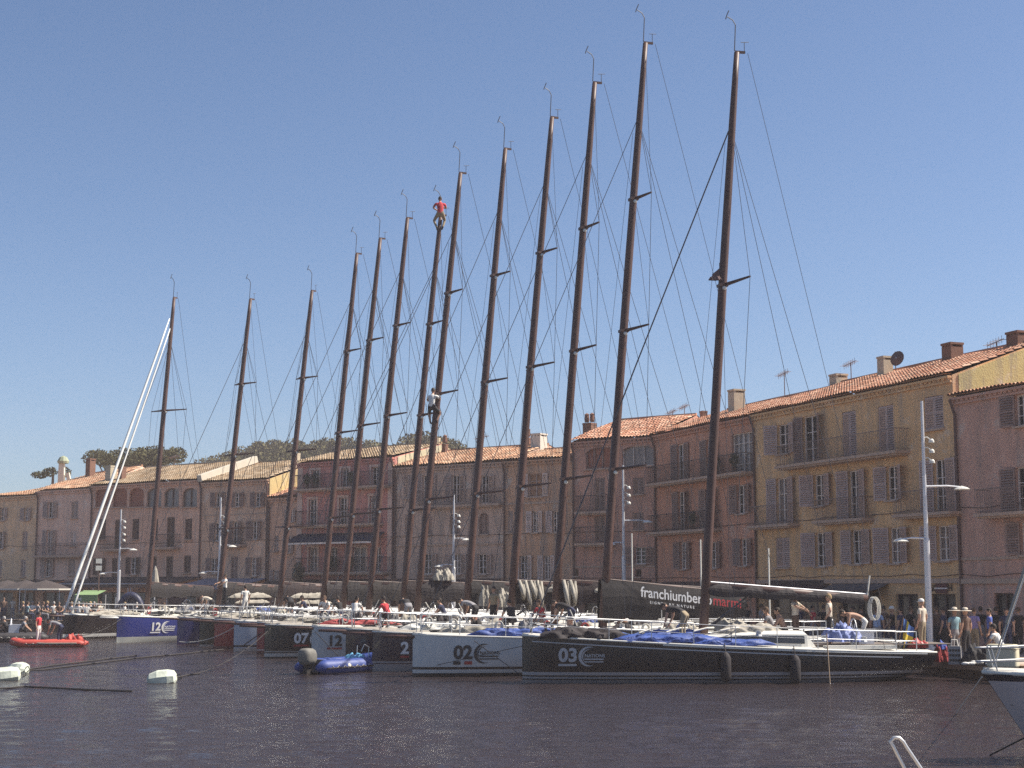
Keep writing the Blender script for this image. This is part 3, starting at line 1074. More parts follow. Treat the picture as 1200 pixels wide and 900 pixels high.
# L2: loggia house
b = L2 = Building(FL, 'pinkish house with six arched loggia openings under its eaves', 107, 237, 11.0,
                  stucco('loggia_render', (0.78, 0.44, 0.30)), SH_DARK, 1, 5.5, 1.75, u1=L3.u0 - .01)
for k, cx in enumerate((120, 140.4, 160, 180.5, 201, 222.4)):
    b.win(cx, 572, 594, 17, 'AC' if k < 3 else 'A', pane=M_REDDOOR if k < 3 else M_GLASSB, cols=2 if k > 2 else 1, rows=1, frame=SH_DARK if k > 2 else M_REDDOOR)
for cx in (120, 159, 181, 221):
    b.win(cx, 608, 632, 8, 'C')
b.win(138, 609, 644, 7, 'DC'); b.balcony(123, 149, 645, 644, .7); b.win(200, 606, 642, 9, 'DC'); b.balcony(183, 211, 643, 642, .7)
b.win(117, 654, 674, 6, 'S', .4); b.win(134, 654, 682, 6, 'DC'); b.win(156.5, 653, 673, 8, 'S', .45); b.win(180, 652, 672, 7, 'C'); b.win(198.5, 652, 682, 8, 'DC'); b.win(219.5, 651, 671, 8, 'C')
b.shop(115, 145, 694); b.shop(155, 185, 694); b.shop(195, 230, 694); b.pipe(.1); b.pipe(b.L(b.u1) - .1)
b.chimney(124, 137, 545, 1.2, M_CHIM, cap=False, hgt=1.3); b.chimney(139, 148, 546, 1.4, M_BRICK, cap=False, hgt=1.1); aerial(b, 205, 535, 5.5, 1.2)
b.finish()
# L1
b = L1 = Building(FL, 'pale beige house with trellis shutters left of the loggia house', 44, 107, 10.85,
                  stucco('pale_beige_render', (0.84, 0.51, 0.37)), SH_GREY, 2, 5.0, 2.05, u1=L2.u0 - .01, rise0=1.6)
b.win(59.5, 588, 607, 7, 'S', .5, pane=M_DARK); b.win(87.5, 588, 607, 8, 'C'); b.win(58, 621, 650, 7, 'D', .5); b.win(86, 622, 640, 7, 'C', sh=SH_PALE)
b.balcony(45, 101, 652, 652, .7); b.win(56, 655, 676, 7, 'S', .5); b.win(84, 655, 674, 8, 'C'); b.shop(50, 75, 694); b.shop(80, 102, 694); b.pipe(.08)
b.chimney(101, 112, 538, 4.0, M_BRICK, cap=True, hgt=1.4)
b.finish()
# L0
b = L0 = Building(FL, 'straw yellow house at the left edge of the row', -70, 44, 10.55,
                  stucco('straw_render', (0.8, 0.50, 0.29)), SH_GREY, 2, 5.0, 1.6, u1=L1.u0 - .01, rise0=.1)
for cx in (-25, 3, 31):
    b.win(cx, 595, 610, 5, 'S', .4); b.win(cx - 2, 623, 643, 6, 'S' if cx < 20 else 'C', .4); b.win(cx - 4, 656, 676, 6, 'C')
b.shop(-10, 15, 694); b.shop(20, 40, 694)
b.finish()
# sign above the shop door of the ochre house, and two shop boards
def wall_word(b, s, x, y, size, m, out=.06, name='shop_letters', bold=.02):
    u, z = b.px(x, y)
    vs, fs = text2d(s, size, bold)
    mb = MB()
    mb.add([(u + a, -out, z + c) for a, c in vs], fs)
    return mb.build(name, m, b.root)
wall_word(R1, 'SQ', 1091.5, 693, .42, M_DARK)
wall_word(R1, 'H', 1112, 692.5, .42, M_DARK)
u, z = R1.px(1104.5, 689.5)
mb = MB(); mb.box((u, -.05, z), (.75, .06, .42)); mb.box((u, -.085, z), (.9, .012, .06), 1)
mb.build('shop_emblem', [mat('sign_red_brown', (0.13, 0.035, 0.03), .7), M_FRAME], R1.root)
mb = MB(); ua, z = R1.px(905, 686); ub, _ = R1.px(968, 686)
mb.box(((ua + ub) / 2, -.08, z), (ub - ua, .1, .5)); mb.build('shop_board', mat('shop_board_brown', (0.05, 0.025, 0.022), .7), R1.root)

# bushes and a white figure like chimney on the left roof
t = thing('roof_garden_tree', 'dark bushy tree rising behind the left roofs beside a pale chimney', 'tree', at(62, 560, 148))
mb = MB(); leafy(mb, [((-1.3, 0, .3), (.8, .7, .35)), ((-.3, 0, .6), (.7, .6, .5)), ((1.0, .3, .5), (.7, .6, .6))], 900, .1); mb.build('crown', M_LEAF[0], t)
mb = MB(); mb.tube([(0, 0, -4), (0, 0, 1)], [.2, .1], 6); mb.build('trunk', M_BARK, t)
c = at(72, 561, 140)
tag((lambda mb: (mb.box((0, 0, 0), (.6, .5, 2.8), 0, 0, None, .8), mb.box((.75, 0, -.4), (.3, .3, 1.9), 0, 0, Matrix.Rotation(R(-12), 3, 'Y')), mb.lathe((.1, 0, 1.4), [(.5, 0), (.55, .2), (.35, .55), (.05, .7)], 10, 1), mb)[-1])(MB()).build('flue_stack', [mat('pale_flue', (.6, .55, .45), .9), mat('green_cowl', (.3, .33, .22), .7)], None, c), 'pale twin flue with a greenish cowl among bushes on the left roof', 'chimney')

# ------------------------------------------------------------------ racing yachts
class Hull:
    """local frame: x aft from the stem at the waterline, -y faces us, z up from the water"""
    def __init__(s, L, B, fb, fs, rake=0.0, overhang=0.6, n=3.2, fine=0.55):
        s.L, s.B, s.fb, s.fs, s.rake, s.ov, s.n, s.fine = L, B, fb, fs, rake, overhang, n, fine
    def b(s, t):
        return s.B / 2 * (min(1, (t / .68)) ** s.fine if t < .68 else 1 - .16 * ((t - .68) / .32) ** 2) * (1 if t > .02 else .25 + .75 * t / .02) + .02
    def zs(s, t):
        return s.fb + (s.fs - s.fb) * t - .06 * math.sin(math.pi * t)
    def dr(s, t):
        return .45 if t < .7 else .45 - (.45 + .16) * ((t - .7) / .3) ** 1.6
    def nn(s, t):
        return 1.7 + (s.n - 1.7) * min(1, t / .45)
    def half(s, t, z):
        zs = s.zs(t)
        D = zs + s.dr(t)
        d = max(0, min(.999, (zs - z) / D))
        return s.b(t) * (1 - d ** s.nn(t)) ** (1 / s.nn(t))
    def xx(s, t, z):
        zs = s.zs(t)
        x = s.L * t
        if t < .2:
            x += s.rake * (1 - t / .2) * (zs - z) / zs
        if t > .9:
            x -= s.ov * ((t - .9) / .1) * max(0, min(1, (z + .1) / (s.zs(1)))) * -1 + 0
        return x
    def mesh(s):
        T = [0, .006, .015, .03, .05, .08, .12, .17, .23, .3, .38, .46, .54, .62, .7, .78, .85, .9, .94, .97, 1]
        K = 14
        mb = MB()
        P = []
        for t in T:
            zs, D = s.zs(t), s.zs(t) + s.dr(t)
            row = []
            for i in range(K + 1):
                a = i / K
                d = D * (a ** 1.35)
                z = zs - d
                row.append((s.xx(t, z), -s.half(t, z) if i < K else 0, z))
            row2 = [(x, -y, z) for x, y, z in row[::-1]][1:]
            P.append(row + row2)
        mb.grid(P)
        mb.add(P[-1], [tuple(range(len(P[-1])))])
        return mb
    def deck(s, inset=.02, camber=.08):
        T = [0, .015, .05, .1, .17, .25, .35, .45, .55, .65, .75, .85, .93, 1]
        mb = MB()
        P = []
        for t in T:
            z = s.zs(t)
            bb = s.b(t) - inset
            x = s.xx(t, z)
            P.append([(x, bb * k, z + .03 + camber * (1 - k * k)) for k in (-1, -.6, -.2, .2, .6, 1)])
        mb.grid(P)
        return mb
    def gunwale(s, r=.035, t0=0.0, t1=1.0):
        mb = MB()
        for sg in (-1, 1):
            pts = []
            for i in range(21):
                t = t0 + (t1 - t0) * i / 20
                pts.append((s.xx(t, s.zs(t)), sg * (s.b(t) - .01), s.zs(t) + .02))
            mb.tube(pts, r, 6)
        return mb
    def line(s, z0, z1, t0, t1, off=.012):
        """a flat stripe lying on the side that faces us, heights below the sheer"""
        mb = MB()
        P = []
        for i in range(25):
            t = t0 + (t1 - t0) * i / 24
            zz = s.zs(t)
            P.append([(s.xx(t, zz - z), -(s.half(t, zz - z) + off), zz - z) for z in (z0, z1)])
        mb.grid(P)
        return mb
    def word(s, mb, txt, x, z, size, bold=.03, mi=0, off=.02, xscale=1.0):
        vs, fs = text2d(txt, size, bold)
        out = []
        for a, c in vs:
            X, Z = x + a * xscale, z + c
            t = X / s.L
            out.append((X, -(s.half(t, Z) + off), Z))
        mb.add(out, fs, mi)
        return x + max(a for a, _ in vs) * xscale
    def bar(s, mb, x0, x1, z0, z1, mi=0, off=.02):
        P = []
        for i in range(5):
            X = x0 + (x1 - x0) * i / 4
            P.append([(X, -(s.half(X / s.L, z) + off), z) for z in (z0, z1)])
        mb.grid(P, mi)
    def arc(s, mb, cx, cz, r0, r1, a0, a1, mi=0, off=.02, taper=True):
        P = []
        n = 20
        for i in range(n + 1):
            a = a0 + (a1 - a0) * i / n
            th = (r1 - r0) * (math.sin(math.pi * i / n) if taper else 1)
            row = []
            for r in (r1 - th, r1):
                X, Z = cx + r * math.cos(a), cz + r * math.sin(a)
                row.append((X, -(s.half(X / s.L, Z) + off), Z))
            P.append(row)
        mb.grid(P, mi)

M_DECK2 = mat('deck_sand_grey', (0.33, 0.29, 0.24), 0.7, 0, 0.15, 3)
M_DECK = mat('deck_grey_white', (0.56, 0.53, 0.47), 0.6, 0, 0.08, 3)
M_SAIL = mat('rolled_sailcloth', (0.33, 0.30, 0.25), 0.8, 0, 0.2, 3, 0.5, 7)
M_TARP = mat('blue_tarpaulin', (0.03, 0.07, 0.27), 0.6, 0, 0.45, 4, 1.0, 5)
M_RED = mat('red_paint', (0.35, 0.03, 0.03), 0.5)
M_NUMW = mat('white_vinyl', (0.72, 0.7, 0.68), 0.5)
M_NUMK = mat('black_vinyl', (0.02, 0.02, 0.025), 0.5)
M_SPRAY = mat('spray_dark_cover', (0.022, 0.016, 0.018), 0.8, 0, 0.3, 4, 0.4, 9)
M_GREYBAG = mat('grey_kit_bag', (.2, .19, .19), .8, 0, .3, 4, .4, 8)
CLBLUE = mat('blue_sheet_rope', (.05, .1, .3), .8)

def lumpy(mb, c, d, mi=0, n=10, seed=0, rz=0.0, amp=1.0):
    """a crumpled cloth heap: rounded box with noisy surface"""
    rr = random.Random(seed)
    ph = [rr.uniform(0, 6) for _ in range(6)]
    P = []
    k = 14
    n = int(n * 1.8)
    M = Matrix.Rotation(rz, 3, 'Z')
    for i in range(n + 1):
        u = i / n * 2 - 1
        row = []
        for j in range(k + 1):
            v = j / k * math.pi
            e = (max(0.02, 1 - abs(u) ** 3)) ** .5
            rip = .92 + amp * .16 * math.sin(u * 6 + ph[0] + 1.3 * v) + amp * .11 * math.sin(u * 14 - v * 4 + ph[1]) + amp * .10 * math.sin(v * 7 + ph[2] + u * 9) + .07 * math.sin(u * 27 + v * 9 + ph[3])
            q = Vector((u * d[0] / 2 * (1 + .05 * math.sin(3 * v)), math.cos(v) * d[1] / 2 * e * rip, math.sin(v) ** .8 * d[2] * e * rip))
            row.append(M @ q + Vector(c))
        P.append(row)
    mb.grid(P, mi)

def drape(mb, x0, x1, ztop, depth, yw, mi=0, seed=0, n=26, slope=0.0, tail=0.6, fold=.03):
    """a cover hanging from a boom: both sides, folds, uneven lower edge"""
    rr = random.Random(seed)
    a, b_ = rr.uniform(0, 6), rr.uniform(0, 6)
    for sg in (-1, 1):
        P = []
        for i in range(n + 1):
            f = i / n
            x = x0 + (x1 - x0) * f
            z = ztop + slope * (x - x0)
            dp = depth * (1 - (1 - tail) * f) * (1 + .07 * math.sin(f * 23 + a))
            row = []
            for k in range(6):
                q = k / 5
                y = sg * (yw * (.35 + .65 * math.sin(min(1, q * 1.6) * math.pi / 2)) * (1 - .25 * q) + fold * math.sin(f * 31 + b_ + q * 2))
                row.append((x, y, z - dp * q))
            P.append(row)
        mb.grid(P, mi)

HULLS = []
def yacht(k, label, bowx, Y, mastx, topx, topy, hullcol, stripes, L=15.2, B=3.5, J=6.9, fb=1.4, fs=1.12, h=None, num=None, numcol=None, numh=.43, under=None,
          spreaders=(.27, .50, .725), deckm=None, gun=None, cover=None, boomlen=6.0, rake=0.0, emblem=True, boomdark=True, cab=True, bars=None, sag=0, ov=.5, numx=.9):
    bow = at(bowx, 700, Y)
    bow.z = 0
    if h is None:
        h = min(range(0, 75), key=lambda q: abs(px(bow.x + J * math.cos(R(q)), bow.y + J * math.sin(R(q)), 1.5)[0] - mastx))
    hr = R(h)
    root = thing('racing_yacht', label, 'sailing yacht', bow, hr, 'racing yachts moored side by side')
    H = Hull(L, B, fb, fs, rake, ov)
    hm = hull_mat('topsides_' + label.split()[0] + '_' + 'abcdefghijklmnop'[k], hullcol, stripes)
    H.mesh().build('hull', hm, root, smooth=True)
    H.deck().build('deck', deckm or (M_DECK2 if k in (2, 3, 5, 6, 8, 9, 10) else M_DECK), root)
    H.gunwale().build('toe_rail', gun or M_WHITE, root, smooth=True)
    # mast position from its foot, top from the photograph
    my = bow.y + J * math.sin(hr)
    top = at(topx, topy, my + 1.75 * math.sin(hr))
    foot = Vector((J, 0, H.zs(J / L) + .05))
    rk = (top - bow).xy.dot(Vector((math.cos(hr), math.sin(hr)))) - J
    tip = Vector((rk + J, 0, top.z))
    def mp(f):
        return foot.lerp(tip, f) + Vector((.03 * math.sin(math.pi * f) * -1, 0, 0))
    mb = MB()
    fr = [0, .15, .3, .45, .6, .75, .88, .95, 1]
    mb.tube([mp(f) for f in fr], [.165, .165, .164, .162, .156, .145, .13, .115, .098], 12, 0, True, .95)
    mast = mb.build('mast', M_CARBON, root, smooth=True)
    mh = tip.z
    # masthead: crane, wand with bent tip, wind vane
    mb = MB()
    mb.box(tip + Vector((.12, 0, .02)), (.36, .07, .08))
    mb.build('masthead_crane', M_CARBON, mast)
    mb = MB()
    a = tip + Vector((-.08, 0, .05))
    mb.tube([a, a + Vector((.05, 0, .95)), a + Vector((-.05, 0, 1.12)), a + Vector((-.24, 0, 1.22))], .018, 5)
    mb.tube([a + Vector((-.3, 0, 1.13)), a + Vector((-.27, 0, 1.24)), a + Vector((-.18, 0, 1.45))], .018, 5)
    mb.build('wind_wand', M_WIRE, mast)
    mb = MB()
    a = tip + Vector((.28, 0, .08))
    mb.tube([a - Vector((0, 0, .1)), a + Vector((0, 0, .3))], .012, 4)
    mb.tube([a + Vector((-.16, -.1, .26)), a + Vector((.2, .1, .36))], .011, 4)
    mb.build('wind_vane', M_WIRE, mast)
    # spreaders, swept aft
    tips = []
    for i, f in enumerate(spreaders):
        c = mp(f)
        ln = 1.75 - .38 * i if len(spreaders) > 1 else 1.45
        row = []
        mb = MB()
        for sg in (-1, 1):
            e = c + Vector((.32 * ln, sg * ln, .05))
            mb.tube([c, e], [.07, .035], 6, 0, True, 1.0)
            row.append(e)
        mb.box(c, (.3, .34, .1))
        mb.build('spreader', M_CARBON, mast)
        tips.append(row)
    for f in spreaders:
        lm = MB(); lm.ball(mp(f) + Vector((.0, -.19, -.12)), .075, 6)
        lm.build('deck_light', M_WHITE, mast)
    # standing rigging
    wr = .0095 + .003 * (Y - 50) / 40
    for si, sg in enumerate((-1, 1)):
        chain = Vector((J + .45, sg * (H.b(J / L) - .08), H.zs(J / L) + .05))
        seq = [chain] + [t_[si] for t_ in tips]
        mb = MB()
        mb.tube(seq + [mp(.86)], wr, 4, 0, False)
        for i in range(len(tips)):
            mb.tube([seq[i], mp((spreaders + (.86,))[i if i else 0])], wr * .8, 4, 0, False)
        if len(tips) > 1:
            mb.tube([tips[-1][si], mp(.995)], wr * .8, 4, 0, False)
        mb.build('shroud', M_WIRE, root)
    fs_top = mp(.86)
    mb = MB(); mb.tube([fs_top + Vector((-.12, 0, 0)), (.25, 0, H.zs(.02) + .1)], wr * (2.6 if k == 0 else 1.25), 5, 0, False); mb.build('forestay', M_WIRE, root)
    mb = MB(); mb.tube([tip + Vector((.4, 0, 0)), mp(.6) + Vector((3.3, 0, 0)), (L - .3, 0, H.zs(1) + .2)] if False else [tip + Vector((.4, 0, 0)), (L - .3, 0, H.zs(1) + .2)], wr * .9, 4, 0, False); mb.build('backstay', M_WIRE, root)
    for sg in (-1, 1):
        mb = MB()
        q = Vector((L * .9, sg * H.b(.9) * .9, H.zs(.9) + .1))
        j = mp(.86).lerp(q, .12)
        mb.tube([mp(.86), q], wr, 4, 0, False)
        mb.build('running_backstay', M_WIRE, root)
    # halyards hanging along the mast
    mb = MB()
    mb.tube([mp(.84) + Vector((-.2, .05, 0)), mp(0) + Vector((-.7, .5, 0.2))], wr * .7, 4, 0, False)
    mb.build('halyard', M_WIRE, root)
    # boom with a stowed mainsail under a cover
    gz = foot.z + (1.86 if k == 0 else 1.9)
    bp = MB()
    slope = -.07 if k == 0 else -.09 if k == 1 else -.045
    b0, b1 = Vector((J + .2, 0, gz)), Vector((J + .2 + boomlen, 0, gz + slope * boomlen))
    bp.tube([b0, b0.lerp(b1, .5), b1], [.13, .15, .11], 8)
    boom = bp.build('boom', M_CARBON, root, smooth=True)
    mb = MB(); mb.tube([b0 + Vector((0, 0, .15)), b1 + Vector((0, 0, .13))], .025, 5); mb.build('boom_track', M_POST if k == 0 else M_CARBON, boom)
    mb = MB(); mb.tube([mp(.02) + Vector((.15, 0, 0.1)), b0.lerp(b1, .3)], .03, 6); mb.tube([mp(.02) + Vector((.15, .1, 0.05)), b0.lerp(b1, .34)], .016, 5); mb.build('boom_vang', M_WIRE, root)
    # foredeck, coachroof, cockpit
    zf = H.zs(.4)
    if cab:
        mb = MB()
        P = []
        co = 1.0 if k == 0 else 0
        xs = [J - 2.6 + co, J - 1.9 + co, J - .6 + co, J + .9 + co, J + 2.2 + co, J + 2.5 + co]
        hs = [.02, .16, .34, .5, .54, .05] if k == 0 else [.02, .16, .3, .42, .46, .05]
        for x, hh in zip(xs, hs):
            t = x / L
            wd = H.b(t) * .58
            z = H.zs(t) + .05
            P.append([(x, -wd, z), (x, -wd * .94, z + hh * .8), (x, -wd * .6, z + hh), (x, wd * .6, z + hh), (x, wd * .94, z + hh * .8), (x, wd, z)])
        mb.grid(P)
        mb.add(P[-1], [(0, 1, 2, 3, 4, 5)])
        cr = mb.build('coachroof', M_WHITE if k in (0, 1, 4, 5, 7, 11, 12) else M_DECK, root)
        mb = MB()
        for sg in (-1, 1):
            P = []
            for x, hh in zip((J - .9 + co, J + .3 + co, J + 1.4 + co, J + 2.1 + co), (.31, .46, .51, .53) if k == 0 else (.27, .38, .44, .46)):
                t = x / L
                wd = H.b(t) * .58
                z = H.zs(t) + .05
                P.append([(x, sg * (wd * .985 + .015), z + hh * .25), (x, sg * (wd * .95 + .015), z + hh * .72)])
            mb.grid(P)
        mb.build('window', M_GLASS, cr)
    cx0 = J + (3.7 if k == 0 else 2.6)
    mb = MB()
    for sg in (-1, 1):
        mb.box((cx0 + 1.2, sg * H.b(.7) * .7, H.zs(.68) + (.06 if k == 0 else .17)), (2.4, .4, .12 if k == 0 else .28))
    mb.box((cx0 + 3.3, 0, H.zs(.8) + .12), (1.0, 1.2, .2))
    mb.build('coaming', M_WHITE if k in (0, 1, 4, 7, 11) else M_DECK, root)
    mb = MB(); mb.box((cx0 + 2.2, 0, H.zs(.7) + .13), (5.0, H.b(.7) * 1.0, .03)); mb.build('cockpit_sole', mat('cockpit_sole', (.16, .13, .11), .8, 0, .2, 3), root)
    for sg in (-1, 1):
        mb = MB()
        c = Vector((L * .84, sg * .95, H.zs(.84) + .62))
        pts = [c + Vector((.06 * math.cos(a), .42 * math.cos(a), .42 * math.sin(a))) for a in [i * math.pi / 9 for i in range(19)]]
        mb.tube(pts, .02, 5)
        for i in range(6):
            mb.tube([c, c + Vector((0, .42 * math.cos(i * 1.047), .42 * math.sin(i * 1.047)))], .012, 4)
        mb.tube([c + Vector((-.08, 0, -.62)), c], [.09, .05], 6)
        mb.build('steering_wheel', M_WIRE if k % 2 else M_STEEL, root)
    for i, (dx, sg) in enumerate(((0, -1), (0, 1), (1.4, -1), (1.4, 1), (-2.2, -1), (-2.2, 1))):
        mb = MB()
        x = cx0 + dx
        mb.lathe((x, sg * H.b(x / L) * .66, H.zs(x / L) + (.3 if dx >= 0 else .38)), [(.12, 0), (.09, .06), (.1, .16), (.03, .18)], 10)
        mb.build('winch', M_STEEL, root)
    # lifelines: stanchions, pulpit, pushpit, wires
    mb = MB()
    rl = .011
    for sg in (-1, 1):
        ptsa, ptsb = [], []
        for i in range(9):
            t = .1 + .82 * i / 8
            p = Vector((H.xx(t, H.zs(t)), sg * (H.b(t) - .09), H.zs(t) + .04))
            mb.tube([p, p + Vector((0, 0, .64))], .014, 5)
            ptsa.append(p + Vector((0, 0, .64)))
            ptsb.append(p + Vector((0, 0, .34)))
        mb.tube(ptsa, rl * (1.2 if 2 <= k <= 4 else .9), 4)
        mb.tube(ptsb, rl * .8, 4)
    mb.build('lifeline', M_STEEL, root)
    mb = MB()
    for t, hh in ((.10, .66), (.10, .36)):
        p = [Vector((H.L * t, sg * (H.b(t) - .09), H.zs(t) + .04 + hh)) for sg in (-1, 1)]
        mb.tube([p[0], (.28, -.12, H.zs(0) + .05 + hh), (.28, .12, H.zs(0) + .05 + hh), p[1]], .016, 5)
    for sg in (-1, 1):
        mb.tube([(.3, sg * .12, H.zs(0) + .03), (.28, sg * .12, H.zs(0) + .7)], .016, 5)
    mb.build('pulpit', M_STEEL, root)
    mb = MB()
    for hh in (.66, .36):
        mb.tube([(L * .92, -H.b(.92) + .09, H.zs(.92) + hh), (L - .15, -H.b(1) + .12, H.zs(1) + hh + .02), (L - .15, H.b(1) - .12, H.zs(1) + hh + .02), (L * .92, H.b(.92) - .09, H.zs(.92) + hh)], .017, 5)
    for sg in (-1, 1):
        mb.tube([(L - .15, sg * (H.b(1) - .12), H.zs(1)), (L - .15, sg * (H.b(1) - .12), H.zs(1) + .7)], .017, 5)
    mb.build('pushpit', M_STEEL, root)
    # bow sprit
    if k != 0:
        mb = MB(); mb.tube([(1.6, 0, H.zs(.1) + .0), (.05, 0, H.zs(0) - .06), (-1.1, 0, H.zs(0) - .02)], [.07, .07, .045], 8); mb.build('bowsprit', M_CARBON if k not in (11,) else M_WHITE, root, smooth=True)
    # racing number and event emblem on the bow
    if num:
        mb = MB()
        mats_ = [numcol or M_NUMW, M_RED if under == 'red' else (numcol or M_NUMW), M_NUMK]
        z = H.zs(.1) - .28 - numh
        x = numx
        e = H.word(mb, num, x, z, numh * 1.37, .035, off=.025)
        if bars == 'duo':
            H.bar(mb, x, x + .24, z - .2, z - .09, 2, .03)
            H.bar(mb, e - .26, e, z - .2, z - .09, 1, .03)
        else:
            H.bar(mb, x, e, z - .15, z - .08, 1, .03)
        mb.build('hull_number', mats_, root)
        if emblem:
            mb = MB()
            q = numh * 1.35
            c = e + .62 * q
            zc = z + numh * .36
            H.arc(mb, c, zc, .38 * q, .54 * q, R(60), R(300))
            H.arc(mb, c + .05 * q, zc, .34 * q, .40 * q, R(80), R(250))
            H.word(mb, 'NATIONS', c - .22 * q, zc - .04 * q, .25 * q, .02)
            H.bar(mb, c - .22 * q, c + .8 * q, zc - .18 * q, zc - .11 * q)
            H.bar(mb, c - .22 * q, c + .8 * q, zc - .32 * q, zc - .26 * q)
            mb.build('emblem', numcol or M_NUMW, root)
    HULLS.append((root, H, mp, foot, tip, J, L))
    return root, H, mp, boom, (b0, b1)

def cover_on(root, boom, b0, b1, depth, m, seed, f0=.0, f1=.97, yw=.3, tail=.6, name='sail_cover'):
    mb = MB()
    a, c = b0.lerp(b1, f0), b0.lerp(b1, f1)
    drape(mb, a.x, c.x, a.z + .12, depth, yw, 0, seed, slope=(c.z - a.z) / (c.x - a.x), tail=tail, fold=.008 if seed == 1 else .03)
    return mb.build(name, m, root)

GB = (0.33, 0.31, 0.31)
Y_ = [
 dict(label='near black sloop with white number 03 lying closest to us', bowx=612, Y=50.0, mastx=815, topx=863, topy=62, hullcol=(0.020, 0.015, 0.014), stripes=[(-.5, .1, (.2, .18, .18)), (.14, .2, (.3, .28, .28)), (.25, .35, (.34, .32, .32))], L=13.0, B=3.9, J=6.05, fb=1.48, fs=.9, h=11, num='03', numcol=mat('grey_vinyl', (.42, .42, .43), .5), spreaders=(.592,), boomlen=5.6, ov=.5, numx=1.05),
 dict(label='pale grey sloop with black number 02 and black mainsail cover', bowx=484, Y=53.3, mastx=705, topx=757, topy=50, hullcol=(0.5, 0.52, 0.52), stripes=[(-.5, .12, (.02, .018, .02)), (.14, .19, (.5, .5, .48)), (.24, .33, (.02, .018, .02))], num='02', numcol=M_NUMK, bars='duo', boomlen=5.3, under='red', numh=.46, numx=1.3),
 dict(label='dark aubergine sloop with white 2 on its bow, beside the pale grey 02', bowx=437, Y=56.6, mastx=648, topx=697, topy=97, hullcol=(0.035, 0.017, 0.027), stripes=[(-.5, .26, (.3, .28, .28)), (.3, .36, (.3, .28, .28))], num='2', numx=.95, under='red', emblem=False),
 dict(label='dark plum sloop without number, bow tucked behind the blue dinghy', bowx=406, Y=60.0, mastx=597, topx=648, topy=137, hullcol=(0.028, 0.016, 0.022), stripes=[(-.5, .2, (.3, .28, .28))]),
 dict(label='pale blue grey sloop whose black number 12 stands over the blue dinghy', bowx=366, Y=63.8, mastx=545, topx=593, topy=174, hullcol=(0.42, 0.46, 0.48), stripes=[(-.5, .15, (.1, .12, .2))], num='12', numcol=M_NUMK, under='red', emblem=False, numx=.55),
 dict(label='black sloop with white number 07 underlined in red', bowx=311, Y=66.8, mastx=487, topx=541, topy=202, hullcol=(0.018, 0.015, 0.014), stripes=[(-.5, .0, (.05, .03, .03)), (.06, .2, (.45, .43, .4)), (.25, .3, (.3, .28, .26))], num='07', numcol=M_NUMW, under='red', numx=1.15),
 dict(label='crimson sloop, only a sliver of bow left of number 07', bowx=302, Y=70.3, mastx=470, topx=517, topy=252, hullcol=(0.26, 0.026, 0.034), stripes=[(-.5, .15, (.12, .03, .03)), (.17, .23, (.4, .36, .34))], B=3.3),
 dict(label='pale silver blue sloop between the crimson and the dark red bows', bowx=275, Y=73.4, mastx=430, topx=479, topy=255, hullcol=(0.4, 0.44, 0.5), stripes=[(-.5, .16, (.4, .38, .36)), (.2, .3, (.03, .03, .04))], B=3.3),
 dict(label='dark red sloop whose bow shows left of the silver blue one', bowx=252, Y=76.3, mastx=400, topx=447, topy=279, hullcol=(0.24, 0.028, 0.028), stripes=[(-.5, .14, (.16, .06, .05))], B=3.2),
 dict(label='black green sloop squeezed between dark red and navy bows', bowx=235, Y=79.3, mastx=377, topx=419, topy=297, hullcol=(0.017, 0.019, 0.015), stripes=[(-.5, .1, (.3, .28, .26))], B=3.2),
 dict(label='plain navy blue sloop right of the blue number 12', bowx=209, Y=82.4, mastx=325, topx=370, topy=340, hullcol=(0.03, 0.032, 0.10), stripes=[(-.5, .1, (.04, .03, .09))], B=3.2, L=14, J=6.7),
 dict(label='royal blue sloop with white number 12 and emblem on its bow', bowx=138, Y=84.6, mastx=255, topx=297, topy=350, hullcol=(0.034, 0.044, 0.2), stripes=[(-.5, .3, (.5, .5, .44))], num='12', numcol=M_NUMW, B=3.2, L=14, numh=.44, numx=1.75),
 dict(label='black sloop with two white furled headsails at the left end of the row', bowx=75, Y=89.5, mastx=172, topx=203, topy=349, hullcol=(0.020, 0.015, 0.015), stripes=[(.12, .3, (.6, .58, .54))], B=3.3, L=14, spreaders=(.635,)),
]
BOATS = [yacht(k, **d) for k, d in enumerate(Y_)]
COVM = [M_BLACK, M_SPRAY, mat('maroon_cover', (.022, .012, .013), .85, 0, .3, 5, .4, 12), mat('brown_black_cover', (.018, .013, .012), .85, 0, .3, 5, .4, 12)]
